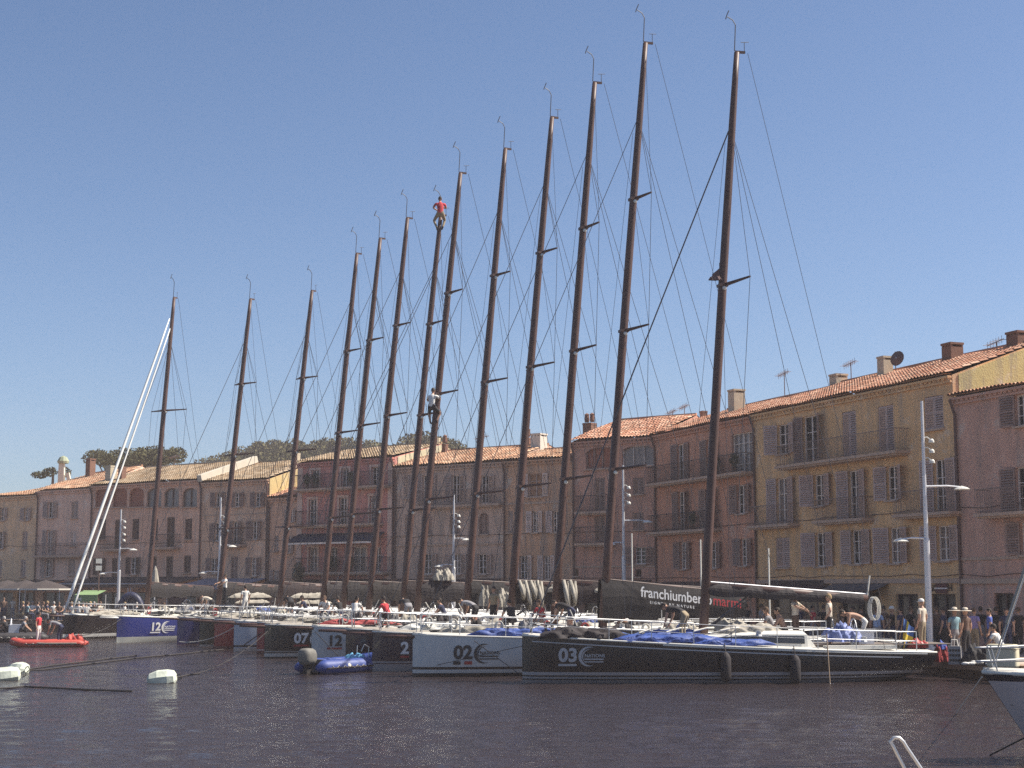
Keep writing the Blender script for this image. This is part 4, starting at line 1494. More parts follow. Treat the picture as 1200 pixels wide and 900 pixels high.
for k, (root, H, mp, boom, (b0, b1)) in enumerate(BOATS):
    if k == 0:
        cover_on(root, boom, b0, b1, .42, M_SPRAY, k, .0, .97, .2, .8)
    elif k == 1:
        cover_on(root, boom, b0, b1, 1.45, M_BLACK, k, -.05, 1.0, .34, .62)
    elif k in (2, 3):
        # mainsail flaked in open folds and hanging bights of white cloth
        cover_on(root, boom, b0, b1, .9, COVM[k % 4], k, .0, 1.0, .24, .7)
        mb = MB()
        for i in range(4 if k == 3 else 2):
            x = b0.x + .15 + i * .26 + .05 * math.sin(i * 3)
            dp = .5 + .45 * abs(math.sin(i * 1.7 + k))
            mb.tube([(x, -.2, b0.z + .12), (x + .06, -.38, b0.z - dp * .5), (x + .1, -.34, b0.z - dp), (x + .16, -.3, b0.z - dp * .45), (x + .2, -.16, b0.z + .08)], [.07, .1, .12, .09, .05], 6)
        lumpy(mb, (b0.x + 2.0, -.15, b0.z - .35), (1.3, .5, .32), 0, 14, k)
        mb.build('folded_mainsail', M_SAIL, root, smooth=True)
    elif k in (4, 5, 10, 11):
        cover_on(root, boom, b0, b1, .8, COVM[k % 4], k, .0, .98, .25, .8)
        mb = MB()
        if k == 4:
            lumpy(mb, (b0.x + .5, -.42, b0.z - .95), (.5, .35, .8), 0, 12, k); lumpy(mb, (b0.x + 1.5, -.45, b0.z - 1.0), (.9, .4, .75), 0, 14, k + 40)
        elif k == 5:
            lumpy(mb, (b0.x + 1.1, -.1, b0.z + .15), (1.0, .5, .5), 0, 12, k)
        else:
            lumpy(mb, (b0.x + 1.9, -.42, b0.z - .78), (3.2, .25, .3), 0, 22, k, 0, .5); lumpy(mb, (b0.x + 2.1, -.4, b0.z - 1.1), (2.6, .25, .26), 0, 18, k + 40, .03, .5)
        mb.build('folded_mainsail', M_SAIL, root, smooth=True)
    else:
        cover_on(root, boom, b0, b1, .95, COVM[k % 4], k, .0, .98, .27, .65)
    # stowed headsail sausages and gear on deck: the pale clutter seen along the row
    rr = random.Random(100 + k)
    L = H.L
    if k > 0:
        y = -H.b(.4) * .5
        bagm = {1: M_TARP, 2: M_SAIL, 3: M_WHITE, 5: mat('red_sail_bag', (.35, .05, .05), .7, 0, .2, 3, .3, 8), 7: M_SAIL, 8: M_SPRAY, 10: M_SAIL, 12: M_SAIL}.get(k)
        if bagm:
            mb = MB()
            lumpy(mb, (3.4 + .3 * (k % 3), y, H.zs(.25) + .08), (4.2 - .4 * (k % 4), .45, .26), 0, 20, 60 + k, R(-3))
            mb.build('headsail_bag', bagm, root, smooth=True)
        mb = MB()
        lumpy(mb, (9.4 + .2 * (k % 5), H.b(.6) * -.5, H.zs(.65) + .3), (1.4, .5, .36), 0, 12, 80 + k, .1)
        mb.build('gear_bag', [M_GREYBAG, M_SAIL, M_SPRAY, M_TARP][k % 4], root, smooth=True)
        for i in range(6):
            mb = MB()
            x = 4.2 + i * 1.5 + rr.uniform(-.5, .5)
            yy = rr.uniform(-1.2, .6)
            mb.tube([(x, yy, H.zs(.5) + .1), (x + rr.uniform(-.9, .9), yy + rr.uniform(-.4, .4), H.zs(.5) + rr.uniform(.6, 1.25))], .02, 5)
            mb.build('pole', (M_STEEL, M_PALE, M_WIRE)[i % 3], root)
        mb = MB()
        mb.tube([(9.6, -1.1, H.zs(.7) + .1), (9.8, -1.1, H.zs(.7) + .75), (11.4, -1.1, H.zs(.7) + .75), (11.5, -1.1, H.zs(.7) + .1)], .022, 5)
        mb.build('grab_rail', M_STEEL, root)
        for i in range(5):
            x = 3.0 + i * 1.7 + rr.uniform(-.5, .5)
            yy = -H.b(x / L) * rr.uniform(.55, .9)
            c = Vector((x, yy, H.zs(x / L) + .36))
            mb = MB()
            for q in range(2):
                mb.tube([c + Vector((.13 * math.cos(a) + .04 * q, -.03 * q, .2 * math.sin(a))) for a in [j * math.pi / 6 for j in range(13)]], .022, 5)
            mb.build('sheet_coil', (M_PALE, M_ROPE, M_RED, M_PALE, CLBLUE)[i], root)
        for i in range(4):
            mb = MB()
            x = (2.4, 4.4, 9.9, 12.0)[i]
            mb.box((x, -H.b(x / L) * .35, H.zs(x / L) + .13), (.6, .55, .05)); mb.build('hatch', M_GLASS, root)
        for i in range(5):
            mb = MB()
            x = 2.5 + i * 2.1 + rr.uniform(-.5, .5)
            yy = -H.b(x / L) * rr.uniform(.3, .9)
            mb.tube([(x + j * .35, yy + rr.uniform(-.15, .15), H.zs(x / L) + .14 + .1 * (j % 2)) for j in range(6)], .028, 5)
            mb.build('loose_sheet', (M_ROPE, M_WIRE, CLBLUE, M_ROPE, M_RED)[i], root)
        for i in range(5):
            x = 4.0 + i * 1.9 + rr.uniform(-.4, .4)
            mb = MB()
            lumpy(mb, (x, -H.b(x / L) * .45, H.zs(x / L) + .28), (rr.uniform(.4, .9), .4, rr.uniform(.2, .4)), 0, 8, 300 + k * 5 + i, rr.uniform(-.6, .6))
            mb.build('kit_bundle', (M_SPRAY, M_GREYBAG, M_BLACK, M_SPRAY, M_SAIL)[(i + k) % 5], root, smooth=True)
    if k in (1, 2, 3):
        mb = MB(); mb.tube([(13.5 - k * .5, -1.0, H.zs(.9)), (13.5 - k * .5, -1.0, H.zs(.9) + 2.9 + .4 * k)], .03, 5); mb.build('whip_aerial', M_WHITE, root)

# black sail cover lettering on 02
root, H, mp, boom, (b0, b1) = BOATS[1]
def on_cover(s, x, z, size, m, name, bold=.02, sp=1.0):
    vs, fs = text2d(s, size, bold)
    mb = MB()
    sl = (b1.z - b0.z) / (b1.x - b0.x)
    mb.add([(x + a * sp, -.375, z + c + (sl - .02) * (x + a * sp - b0.x)) for a, c in vs], fs)
    mb.build(name, m, root)
    return x + max(a for a, _ in vs) * sp
e = on_cover('franchiumberto', b0.x + 1.15, b0.z - .34, .52, mat('cover_white_print', (.8, .78, .76), .7), 'cover_lettering', .012, .85)
on_cover('marmi', e + .04, b0.z - .34, .52, mat('cover_red_print', (.5, .04, .05), .7), 'cover_lettering', .006, .85)
on_cover('S I G N E D   B Y   N A T U R E', b0.x + 1.5, b0.z - .55, .13, MATS['cover_white_print'], 'cover_small_print', .02, 1.0)

# 02: blue headsail bag along the foredeck is tarpaulin; white furled headsails on the far left boat
root, H, mp, boom, bb = BOATS[12]
for i, (o, r_) in enumerate(((0, .085), (.65, .06))):
    mb = MB()
    a, c = mp(.93) + Vector((-.25 + .1 * i, 0, -.6 * i)), Vector((.05 + o, .05 * i, H.zs(.03) + .15))
    mb.tube([a, a.lerp(c, .1), a.lerp(c, .5), a.lerp(c, .94), c], [.03, r_ * .8, r_, r_ * 1.1, .04], 8)
    mb.build('furled_headsail', mat('white_sail_roll', (.72, .72, .68), .7, 0, .08, 4), root, smooth=True)

# 03: what lies on its foredeck and hangs on its side
root, H, mp, boom, (b0, b1) = BOATS[0]
H.line(.13, .165, .02, .93).build('cove_line', MATS['grey_vinyl'], root)
H.line(.0, .045, .33, .98, .02).build('rubbing_strake', M_WHITE, root)
mb = MB(); lumpy(mb, (1.9, -.35, H.zs(.1) + .02), (2.9, 1.0, .34), 0, 18, 3); mb.build('bow_cover', M_SPRAY, root, smooth=True)
mb = MB()
lumpy(mb, (4.6, -.9, H.zs(.3) + .03), (3.8, .9, .27), 0, 20, 5, R(-4), .6)
lumpy(mb, (6.6, -1.35, H.zs(.45) + .02), (2.8, .5, .22), 0, 14, 8, R(-3), .6)
lumpy(mb, (5.2, .2, H.zs(.35) + .1), (2.8, .9, .32), 0, 16, 9, 0, .6)
mb.build('headsail_bag', M_TARP, root, smooth=True)
mb = MB()
for i in range(4):
    mb.tube([(3.6 + i * .9, -1.05, H.zs(.3) + .33 + .02 * i), (4.1 + i * .9, -.9, H.zs(.3) + .47), (4.5 + i * .9, -.4, H.zs(.3) + .46)], .03, 5)
mb.build('sail_tie', M_PALE, root)
mb = MB(); lumpy(mb, (7.6, -.35, H.zs(.5) + .4), (2.2, .7, .3), 0, 14, 17); lumpy(mb, (7.0, .4, H.zs(.5) + .5), (1.5, .6, .35), 0, 12, 18); mb.build('sail_bundle', M_SAIL, root, smooth=True)
mb = MB(); lumpy(mb, (10.6, -.7, H.zs(.75) + .25), (1.3, .9, .55), 0, 12, 23); mb.build('gear_bag', mat('blue_white_bag', (.16, .2, .4), .6, 0, .6, 4, .4, 8), root, smooth=True)
mb = MB(); mb.box((11.5, -.4, H.zs(.8) + .35), (.55, .5, .45)); mb.box((11.5, -.4, H.zs(.8) + .6), (.65, .6, .05)); mb.build('helm_console', M_POST, root)
mb = MB()
c = b1 + Vector((.15, -.1, -.35))
for i in range(3):
    mb.tube([c + Vector((.03 * i + .17 * math.cos(a), -.05 * i, .38 * math.sin(a))) for a in [j * math.pi / 8 for j in range(17)]], .022, 5)
mb.tube([b1, b1 + Vector((.12, 0, .75))], .03, 5)
mb.build('coiled_sheet', M_PALE, boom)
mb = MB(); lumpy(mb, (13.3, -.6, H.zs(.95) + .1), (.8, .5, .28), 0, 10, 31); mb.build('danbuoy_bag', M_RED, root, smooth=True)
def fender(x, y, Y, ztop, label, ln=.85):
    t = thing('fender', label, 'fender', (0, 0, 0), 0, 'dark fenders on the nearest hull')
    p = at(x, y, Y)
    t.location = (p.x, p.y, ztop)
    mb = MB(); mb.lathe((0, 0, -.35 - ln), [(.02, 0), (.12, .06), (.15, .2), (.15, ln - .18), (.1, ln - .05), (.03, ln)], 12); mb.build('body', M_SPRAY, t, smooth=True)
    mb = MB(); mb.tube([(0, 0, -.36), (0, .05, 0)], .015, 4); mb.build('lanyard', M_ROPE, t)

root0, H0 = BOATS[0][0], BOATS[0][1]
W0 = root0.location
def on03(t, y=None, dz=0.0):
    """point on 03: fraction along, y across (None = just outside the side facing us)"""
    X = H0.L * t
    z = H0.zs(t) + dz
    yy = -(H0.b(t) + .2) if y is None else y
    a = root0.rotation_euler.z
    return Vector((W0.x + X * math.cos(a) - yy * math.sin(a), W0.y + X * math.sin(a) + yy * math.cos(a), z))
def t03(xpx, y=None):
    return min((i / 400 for i in range(401)), key=lambda t: abs(px(*on03(t, y))[0] - xpx))
for i, (x, lb) in enumerate(((850, 'dark fender hanging amidships just behind the blue tarpaulin of hull 03'), (932, 'dark fender hanging below the white coachroof end of hull 03'))):
    p = on03(t03(x))
    t = thing('fender', lb, 'fender', p, 0, 'dark fenders on the nearest hull')
    ln = .95
    mb = MB(); mb.lathe((0, 0, -.15 - ln), [(.02, 0), (.13, .06), (.17, .2), (.17, ln - .18), (.1, ln - .05), (.03, ln)], 12); mb.build('body', M_SPRAY, t, smooth=True)
    mb = MB(); mb.tube([(0, 0, -.16), (0, .22, .12)], .015, 4); mb.build('lanyard', M_ROPE, t)
p = on03(t03(969))
t = thing('boat_hook', 'pale wooden boat hook leaning down the stern side of hull 03', 'boat hook', p)
mb = MB(); mb.tube([(0, .05, .55), (.05, -.02, -1.0)], .02, 5); mb.build('shaft', mat('bare_wood', (.4, .28, .18), .7), t)
mb = MB(); mb.tube([(.05, -.02, -1.0), (.12, -.02, -1.08), (.16, -.02, -1.0)], .015, 5); mb.build('hook', M_STEEL, t)

# ------------------------------------------------------------------ people
SKIN = mat('skin', (0.42, 0.24, 0.16), 0.6)
CL = {n: mat('cloth_' + n, c, .85) for n, c in dict(white=(.7, .68, .64), cream=(.58, .5, .4), navy=(.025, .03, .07), black=(.02, .018, .02), red=(.5, .04, .05), blue=(.06, .1, .35), lightblue=(.3, .4, .6), grey=(.25, .24, .25), khaki=(.28, .22, .14), brown=(.12, .07, .05), purple=(.28, .22, .42), teal=(.2, .32, .36)).items()}
HAIR = {n: mat('hair_' + n, c, .8) for n, c in dict(dark=(.03, .02, .015), brown=(.1, .055, .03), fair=(.35, .24, .12), grey=(.35, .33, .31)).items()}
BARE = SKIN
POSES = {}
def base_pose():
    J = dict(pelvis=(0, 0, .95), waist=(0, 0, 1.1), chest=(0, -.01, 1.32), neck=(0, .01, 1.5), head=(0, -.01, 1.57))
    for s, n in ((-1, 'l'), (1, 'r')):
        J['sh' + n] = (s * .19, .01, 1.43)
        J['el' + n] = (s * .25, .03, 1.14)
        J['wr' + n] = (s * .25, -.06, .88)
        J['hip' + n] = (s * .095, 0, .9)
        J['kn' + n] = (s * .11, -.02, .5)
        J['an' + n] = (s * .12, .02, .09)
        J['toe' + n] = (s * .14, -.16, .04)
    return J
def pose(name, **kw):
    J = base_pose()
    J.update(kw)
    POSES[name] = J
pose('stand')
pose('stride', knl=(-.1, -.18, .52), anl=(-.11, -.2, .1), toel=(-.12, -.37, .05), knr=(.11, .08, .5), anr=(.12, .3, .13), toer=(.13, .16, .04), wrl=(-.24, .12, .9), wrr=(.25, -.25, .98), elr=(.25, -.08, 1.15))
pose('hips', ell=(-.36, .06, 1.2), wrl=(-.2, -.06, 1.04), elr=(.36, .06, 1.2), wrr=(.2, -.06, 1.04))
pose('reach', ell=(-.3, -.2, 1.3), wrl=(-.22, -.45, 1.22), elr=(.3, -.2, 1.25), wrr=(.2, -.42, 1.1))
pose('bend', waist=(0, -.1, 1.05), chest=(0, -.33, 1.1), neck=(0, -.5, 1.13), head=(0, -.58, 1.12), shl=(-.19, -.42, 1.12), shr=(.19, -.42, 1.12), ell=(-.24, -.46, .84), elr=(.24, -.46, .84), wrl=(-.18, -.55, .6), wrr=(.18, -.55, .6),
     pelvis=(0, .1, .93), hipl=(-.095, .1, .88), hipr=(.095, .1, .88))
pose('crouch', pelvis=(0, .12, .5), hipl=(-.1, .1, .48), hipr=(.1, .1, .48), waist=(0, .02, .64), chest=(0, -.1, .84), neck=(0, -.16, 1.0), head=(0, -.2, 1.07), shl=(-.19, -.13, .94), shr=(.19, -.13, .94), ell=(-.26, -.25, .7), elr=(.26, -.25, .7), wrl=(-.16, -.42, .56), wrr=(.16, -.42, .56),
     knl=(-.2, -.3, .52), knr=(.2, -.3, .52), anl=(-.16, -.05, .1), anr=(.16, -.05, .1), toel=(-.2, -.22, .04), toer=(.2, -.22, .04))
pose('sit', pelvis=(0, 0, .5), hipl=(-.1, -.02, .5), hipr=(.1, -.02, .5), waist=(0, .02, .66), chest=(0, 0, .9), neck=(0, .0, 1.08), head=(0, -.03, 1.15), shl=(-.19, 0, 1.0), shr=(.19, 0, 1.0), ell=(-.26, -.08, .74), elr=(.26, -.08, .74), wrl=(-.15, -.3, .7), wrr=(.15, -.3, .7),
     knl=(-.13, -.45, .5), knr=(.13, -.45, .5), anl=(-.13, -.42, .09), anr=(.13, -.42, .09), toel=(-.15, -.6, .04), toer=(.15, -.6, .04))
# hugging a mast at the crotch: seat at the origin height
pose('climb', pelvis=(0, .22, .7), hipl=(-.12, .2, .68), hipr=(.12, .2, .68), waist=(0, .24, .86), chest=(0, .2, 1.1), neck=(0, .15, 1.28), head=(0, .1, 1.36), shl=(-.2, .17, 1.2), shr=(.2, .17, 1.2), ell=(-.3, .02, 1.04), elr=(.3, .02, 1.04), wrl=(-.14, -.16, 1.12), wrr=(.14, -.16, 1.0),
     knl=(-.25, -.1, .5), knr=(.25, -.08, .46), anl=(-.13, .06, .14), anr=(.13, .1, .1), toel=(-.11, -.08, .06), toer=(.11, -.06, .03))
BONES = [('pelvis', 'waist'), ('waist', 'chest'), ('chest', 'neck'), ('neck', 'head')]
for n in 'lr':
    BONES += [('chest', 'sh' + n), ('sh' + n, 'el' + n), ('el' + n, 'wr' + n), ('pelvis', 'hip' + n), ('hip' + n, 'kn' + n), ('kn' + n, 'an' + n), ('an' + n, 'toe' + n)]
RAD = dict(pelvis=(.155, .115), waist=(.14, .1), chest=(.165, .115), neck=(.056, .058), head=(.06, .06), sh=(.068, .066), el=(.046, .046), wr=(.032, .03), hip=(.1, .1), kn=(.064, .066), an=(.043, .045), toe=(.04, .03))
_BODY = {}
def body_mesh(pname, trousers='long', sleeves='short'):
    key = (pname, trousers, sleeves)
    if key in _BODY:
        return _BODY[key]
    J = POSES[pname]
    names = list(J)
    me = bpy.data.meshes.new('body')
    me.from_pydata([J[n] for n in names], [(names.index(a), names.index(b)) for a, b in BONES], [])
    o = bpy.data.objects.new('body', me)
    COL.objects.link(o)
    sk = o.modifiers.new('skin', 'SKIN')
    for i, n in enumerate(names):
        r = RAD.get(n) or RAD[n[:-1]]
        me.skin_vertices[0].data[i].radius = r
        me.skin_vertices[0].data[i].use_root = n == 'pelvis'
    sk.use_smooth_shade = True
    sb = o.modifiers.new('sub', 'SUBSURF')
    sb.levels = sb.render_levels = 1
    dg = bpy.context.evaluated_depsgraph_get()
    ev = bpy.data.meshes.new_from_object(o.evaluated_get(dg))
    vs = [v.co.copy() for v in ev.vertices]
    fs = [tuple(p.vertices) for p in ev.polygons]
    bpy.data.objects.remove(o)
    # paint regions by nearest bone
    segs = [(Vector(J[a]), Vector(J[b]), a, b) for a, b in BONES]
    def region(c):
        best, bd = None, 9
        for a, b, na, nb in segs:
            d = b - a
            t = max(0, min(1, (c - a).dot(d) / d.length_squared))
            q = (c - (a + d * t)).length
            r = (RAD.get(na) or RAD[na[:-1]])[0]
            if q - r * .6 < bd:
                bd, best = q - r * .6, (na, nb, t)
        na, nb, t = best
        if nb.startswith('toe') or (nb.startswith('an') and t > .92):
            return 3
        if nb.startswith('an'):
            return 2 if trousers == 'long' else 0
        if nb.startswith('kn'):
            return 2 if (trousers == 'long' or t < .75) else 0
        if nb.startswith('hip'):
            return 2
        if nb == 'waist':
            return 2 if t < .45 else 1
        if nb == 'head' or (nb == 'neck' and t > .8):
            return 0
        if nb.startswith('wr'):
            return 1 if sleeves == 'long' else 0
        if nb.startswith('el'):
            return 1 if (sleeves == 'long' or (sleeves == 'short' and t < .55)) else 0
        return 1
    mi = []
    for f in fs:
        c = sum((vs[i] for i in f), Vector()) / len(f)
        mi.append(region(c))
    mb = MB()
    mb.v = [tuple(v) for v in vs]
    mb.f, mb.m = fs, mi
    # head with nose and ears, hands with five fingers
    hd = Vector(J['head'])
    nk = Vector(J['neck'])
    fwd = Vector((0, -1, 0)) if pname != 'bend' else Vector((0, -.5, -.85)).normalized()
    upv = Vector((0, 0, 1)) if pname != 'bend' else Vector((0, -.85, .5)).normalized()
    hc = hd + upv * .085
    Mh = Matrix((Vector((1, 0, 0)), -fwd, upv)).transposed()
    def put(local_mb, k):
        for i in range(k, len(mb.v)):
            q = Vector(mb.v[i])
            mb.v[i] = tuple(Mh @ q + hc)
    k0 = len(mb.v)
    mb.ball((0, 0, 0), (.077, .098, .118), 12, 0, 9)
    mb.ball((0, -.03, -.075), (.05, .06, .045), 8, 0, 5)
    mb.add([(-.014, -.092, .0), (.014, -.092, .0), (0, -.088, .04), (0, -.122, -.012)], [(0, 2, 3), (2, 1, 3), (1, 0, 3)], 0)
    for s in (-1, 1):
        mb.ball((s * .08, .008, -.005), (.012, .022, .032), 6, 0, 4)
        mb.ball((s * .031, -.087, .016), (.013, .008, .008), 6, 3, 4)
    mb.box((0, -.092, -.052), (.046, .012, .01), 3)
    put(mb, k0)
    for n, s in (('l', -1), ('r', 1)):
        w_ = Vector(J['wr' + n])
        d = (w_ - Vector(J['el' + n])).normalized()
        side = d.cross(Vector((0, 0, 1)) if abs(d.z) < .8 else Vector((0, 1, 0))).normalized()
        pn = d.cross(side).normalized()
        mb.tube([w_ - d * .02, w_ + d * .04, w_ + d * .09], [.028, .042, .038], 8, 0, True, .55)
        for q in range(4):
            o_ = (q - 1.5) * .02
            ln = (.068, .08, .075, .055)[q]
            a = w_ + d * .085 + side * o_
            mb.tube([a, a + d * ln * .55 + pn * .012, a + d * ln * .9 + pn * .035], [.0095, .009, .007], 5, 0)
        a = w_ + d * .03 + side * .035 * s
        mb.tube([a, a + d * .035 + side * .03 * s, a + d * .065 + side * .036 * s + pn * .015], [.012, .011, .008], 5, 0)
    me2 = bpy.data.meshes.new('body')
    me2.from_pydata(mb.v, [], mb.f)
    for _ in range(4):
        me2.materials.append(SKIN)
    me2.polygons.foreach_set('material_index', mb.m)
    me2.polygons.foreach_set('use_smooth', [True] * len(me2.polygons))
    me2.update()
    _BODY[key] = (me2, hc, Mh)
    return _BODY[key]
_HAIRM = {}
def person(loc, face, pname, shirt, trousers, hair, label, legs='long', sleeves='short', hat=None, size=1.0, group=None, shoes='black', tilt=(0, 0)):
    """face = compass direction looked at, radians from +X"""
    me, hc, Mh = body_mesh(pname, legs, sleeves)
    t = thing('person', label, 'person', loc, face + math.pi / 2, group)
    t.scale = (size,) * 3
    t.rotation_euler = (tilt[0], tilt[1], face + math.pi / 2)
    o = bpy.data.objects.new('body', me)
    COL.objects.link(o)
    o.parent = t
    for i, m in enumerate((SKIN, shirt, trousers, CL.get(shoes))):
        o.material_slots[i].link = 'OBJECT'
        o.material_slots[i].material = m
    key = (pname, hat, hair.name if not hat else hat)
    if key not in _HAIRM:
        mb = MB()
        if hat == 'sun':
            mb.lathe((0, .0, .045), [(.24, -.01), (.23, .0), (.1, .015), (.096, .09), (.06, .115), (.002, .12)], 16)
            mb.lathe((0, .0, .045), [(.1, .012), (.102, .045)], 16, 1)
        elif hat == 'cap':
            mb.lathe((0, .0, .03), [(.1, 0), (.103, .03), (.085, .08), (.04, .105), (.002, .11)], 14)
            mb.add([(-.07, -.07, .035), (.07, -.07, .035), (.05, -.18, .02), (-.05, -.18, .02), (-.07, -.07, .022), (.07, -.07, .022), (.05, -.18, .01), (-.05, -.18, .01)], [(0, 1, 2, 3), (7, 6, 5, 4), (3, 2, 6, 7), (0, 3, 7, 4), (1, 5, 6, 2)])
        else:
            P = []
            for i in range(7):
                a = math.pi * .62 * i / 6
                P.append([((.084) * math.sin(a) * math.cos(b_), .012 + .104 * math.sin(a) * math.sin(b_), .004 + .125 * math.cos(a) + (.035 * max(0, -math.sin(b_)) if i > 3 else 0)) for b_ in [j * math.pi / 7 for j in range(14)]])
            mb.grid(P, 0, True)
        v = [tuple(Mh @ Vector(q) + hc) for q in mb.v]
        mb.v = v
        m_ = {'sun': [CL['cream'], CL['black']], 'cap': [CL['white'] if hat == 'cap' else CL['navy']]}.get(hat, [hair])
        ob = mb.build('sun_hat' if hat == 'sun' else 'cap' if hat == 'cap' else 'hair', m_, t, smooth=True)
        _HAIRM[key] = ob.data
    else:
        ob = bpy.data.objects.new('sun_hat' if hat == 'sun' else 'cap' if hat == 'cap' else 'hair', _HAIRM[key])
        COL.objects.link(ob)
        ob.parent = t
    return t
def boat_pt(k, xpx, yl):
    """deck point of boat k under pixel column xpx, yl metres off its centre line (negative = our side)"""
    root, H = BOATS[k][0], BOATS[k][1]
    a = root.rotation_euler.z
    W_ = root.location
    def P(t):
        X = H.L * t
        return Vector((W_.x + X * math.cos(a) - yl * math.sin(a), W_.y + X * math.sin(a) + yl * math.cos(a), H.zs(t) + .06))
    t = min((i / 300 for i in range(301)), key=lambda t: abs(px(*P(t))[0] - xpx))
    return P(t)
LEFT, RIGHT, NEAR, FAR = math.pi, 0.0, -math.pi / 2, math.pi / 2
# crew of the nearest yacht
person(boat_pt(0, 800, -.7), 2.6, 'bend', CL['black'], CL['khaki'], HAIR['dark'], 'person in black bending over the blue tarpaulin just left of the nearest mast', sleeves='short')
person(boat_pt(0, 905, .9), 2.9, 'crouch', CL['grey'], CL['navy'], HAIR['brown'], 'person in grey crouching behind the white coachroof of the nearest yacht')
person(boat_pt(0, 918, .3), 3.0, 'crouch', BARE, CL['black'], HAIR['dark'], 'bare chested person crouching behind the coachroof end of the nearest yacht', legs='short', sleeves='none')
person(boat_pt(0, 933, .2), -.6, 'reach', CL['cream'], CL['brown'], HAIR['fair'], 'person in cream top with arms out standing aft of the white coachroof', sleeves='short')
person(boat_pt(0, 973, -.2), 2.9, 'hips', CL['cream'], CL['black'], HAIR['fair'], 'person in light patterned shirt upright beside the blue gear bag', legs='short')
person(boat_pt(0, 1012, .3), 2.9, 'bend', BARE, CL['white'], HAIR['dark'], 'bare backed person in white shorts bending over at the stern', legs='short', sleeves='none')
p = at(1084, 740, 51.6); p.z = QZ + .02
person(at(1081, 740, 52.6).xy.to_3d() + Vector((0, 0, .86)), 2.4, 'stand', CL['cream'], CL['khaki'], HAIR['grey'], 'person in cream shirt and cap standing by the blue and yellow flag', hat='cap', size=1.0)
# middle of the row
person(boat_pt(11, 247, -.3), 2.8, 'bend', CL['cream'], CL['black'], HAIR['dark'], 'person in cream shirt and black shorts bending on a far left foredeck', legs='short')
person(boat_pt(10, 263, .2) + Vector((0, 0, .6)), 3.6, 'reach', CL['white'], CL['black'], HAIR['dark'], 'person in white shirt working at a boom on the far left boats')
person(boat_pt(10, 287, -.2), 2.2, 'stand', CL['white'], CL['white'], HAIR['dark'], 'person all in white standing among deck gear on the left boats')
person(boat_pt(6, 382, .2), 4.4, 'crouch', CL['white'], CL['navy'], HAIR['brown'], 'crouching crew in white left of the person in red')
person(boat_pt(5, 415, .2), 1.2, 'crouch', CL['white'], CL['grey'], HAIR['dark'], 'crouching crew in white shirt and grey trousers near the fourth mast from left')
person(boat_pt(3, 454, .3), 2.6, 'crouch', CL['red'], CL['black'], HAIR['dark'], 'crouching crew in red shirt on the middle boats', legs='short')
person(boat_pt(2, 636, .4), 3.9, 'crouch', CL['red'], CL['white'], HAIR['brown'], 'crew in red bending behind the number 02 yacht', legs='short')
person(boat_pt(3, 578, .3), 4.0, 'stand', CL['khaki'], CL['black'], HAIR['dark'], 'person in khaki shirt standing by the folded sails mid row')
for kk, x, yl, f, pn, c1, c2, lb in ((9, 340, .2, 2.0, 'bend', 'black', 'black', 'crew in black bending under the cream sail bundle'), (8, 358, -.2, 3.4, 'crouch', 'navy', 'grey', 'crew in navy crouching right of the cream sail bundle'),
        (7, 398, .1, 2.4, 'crouch', 'black', 'navy', 'crew in black crouching between the two crew in white'), (4, 478, .3, 2.0, 'bend', 'black', 'grey', 'crew in black bending right of the person in red'), (4, 520, .2, 3.0, 'crouch', 'navy', 'black', 'crew in navy crouching below the rolled sail on a boom'),
        (3, 556, -.3, 2.6, 'bend', 'grey', 'black', 'crew in grey bending left of the khaki shirt'), (2, 600, .3, 2.2, 'crouch', 'black', 'black', 'crew in black crouching under the hanging white sail folds'), (1, 668, .5, 2.6, 'bend', 'black', 'navy', 'crew in black bending at the foot of the second mast from right'), (1, 740, .6, 3.2, 'crouch', 'navy', 'grey', 'crew in navy crouching in front of the black lettered cover')):
    person(boat_pt(kk, x, yl), f, pn, CL[c1], CL[c2], HAIR['dark'], lb, legs='short' if kk % 2 else 'long')
# two climbers
def on_mast(k, f, side):
    root, H, mp = BOATS[k][0], BOATS[k][1], BOATS[k][2]
    a = root.rotation_euler.z
    q = mp(f)
    return Vector((root.location.x + q.x * math.cos(a) - q.y * math.sin(a), root.location.y + q.x * math.sin(a) + q.y * math.cos(a), q.z))
q = on_mast(6, .985, 0)
person(q + Vector((-.02, -.12, -.5)), 1.75, 'climb', CL['red'], CL['khaki'], HAIR['dark'], 'person in red top perched on the very top of a mast', sleeves='short', size=1.08)
q = on_mast(5, .475, 0)
person(q + Vector((-.12, -.1, -.9)), 1.2, 'climb', CL['white'], CL['black'], HAIR['dark'], 'person in white shirt clinging halfway up a mast at the spreader', legs='short', size=1.08)
# right hand quay
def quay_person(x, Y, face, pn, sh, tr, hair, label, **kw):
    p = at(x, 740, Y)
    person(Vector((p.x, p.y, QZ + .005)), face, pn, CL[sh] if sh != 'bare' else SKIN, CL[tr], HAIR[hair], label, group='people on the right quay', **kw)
quay_person(1028, 59.5, 1.2, 'stand', 'lightblue', 'grey', 'brown', 'person in light blue shirt walking the quay behind the nearest stern')
quay_person(1046, 60.5, 2.8, 'stride', 'black', 'navy', 'dark', 'person in black with white cap passing the shop door', hat='cap')
quay_person(1056, 59.2, 2.4, 'stand', 'navy', 'navy', 'dark', 'person in navy nearest the shop door, half hidden by the flag keeper')
quay_person(1068, 61.0, .4, 'stand', 'black', 'black', 'brown', 'person dressed in black just left of the flag keeper')
quay_person(1098, 60.8, 2.0, 'stand', 'brown', 'black', 'brown', 'person in brown right of the grey lamp post')
quay_person(1119, 55.6, -1.2, 'stand', 'teal', 'grey', 'fair', 'person in pale teal top wearing the leftmost of two sun hats', hat='sun')
quay_person(1132, 54.9, 2.2, 'stand', 'brown', 'black', 'fair', 'person in brown top wearing the rightmost of two sun hats', hat='sun')
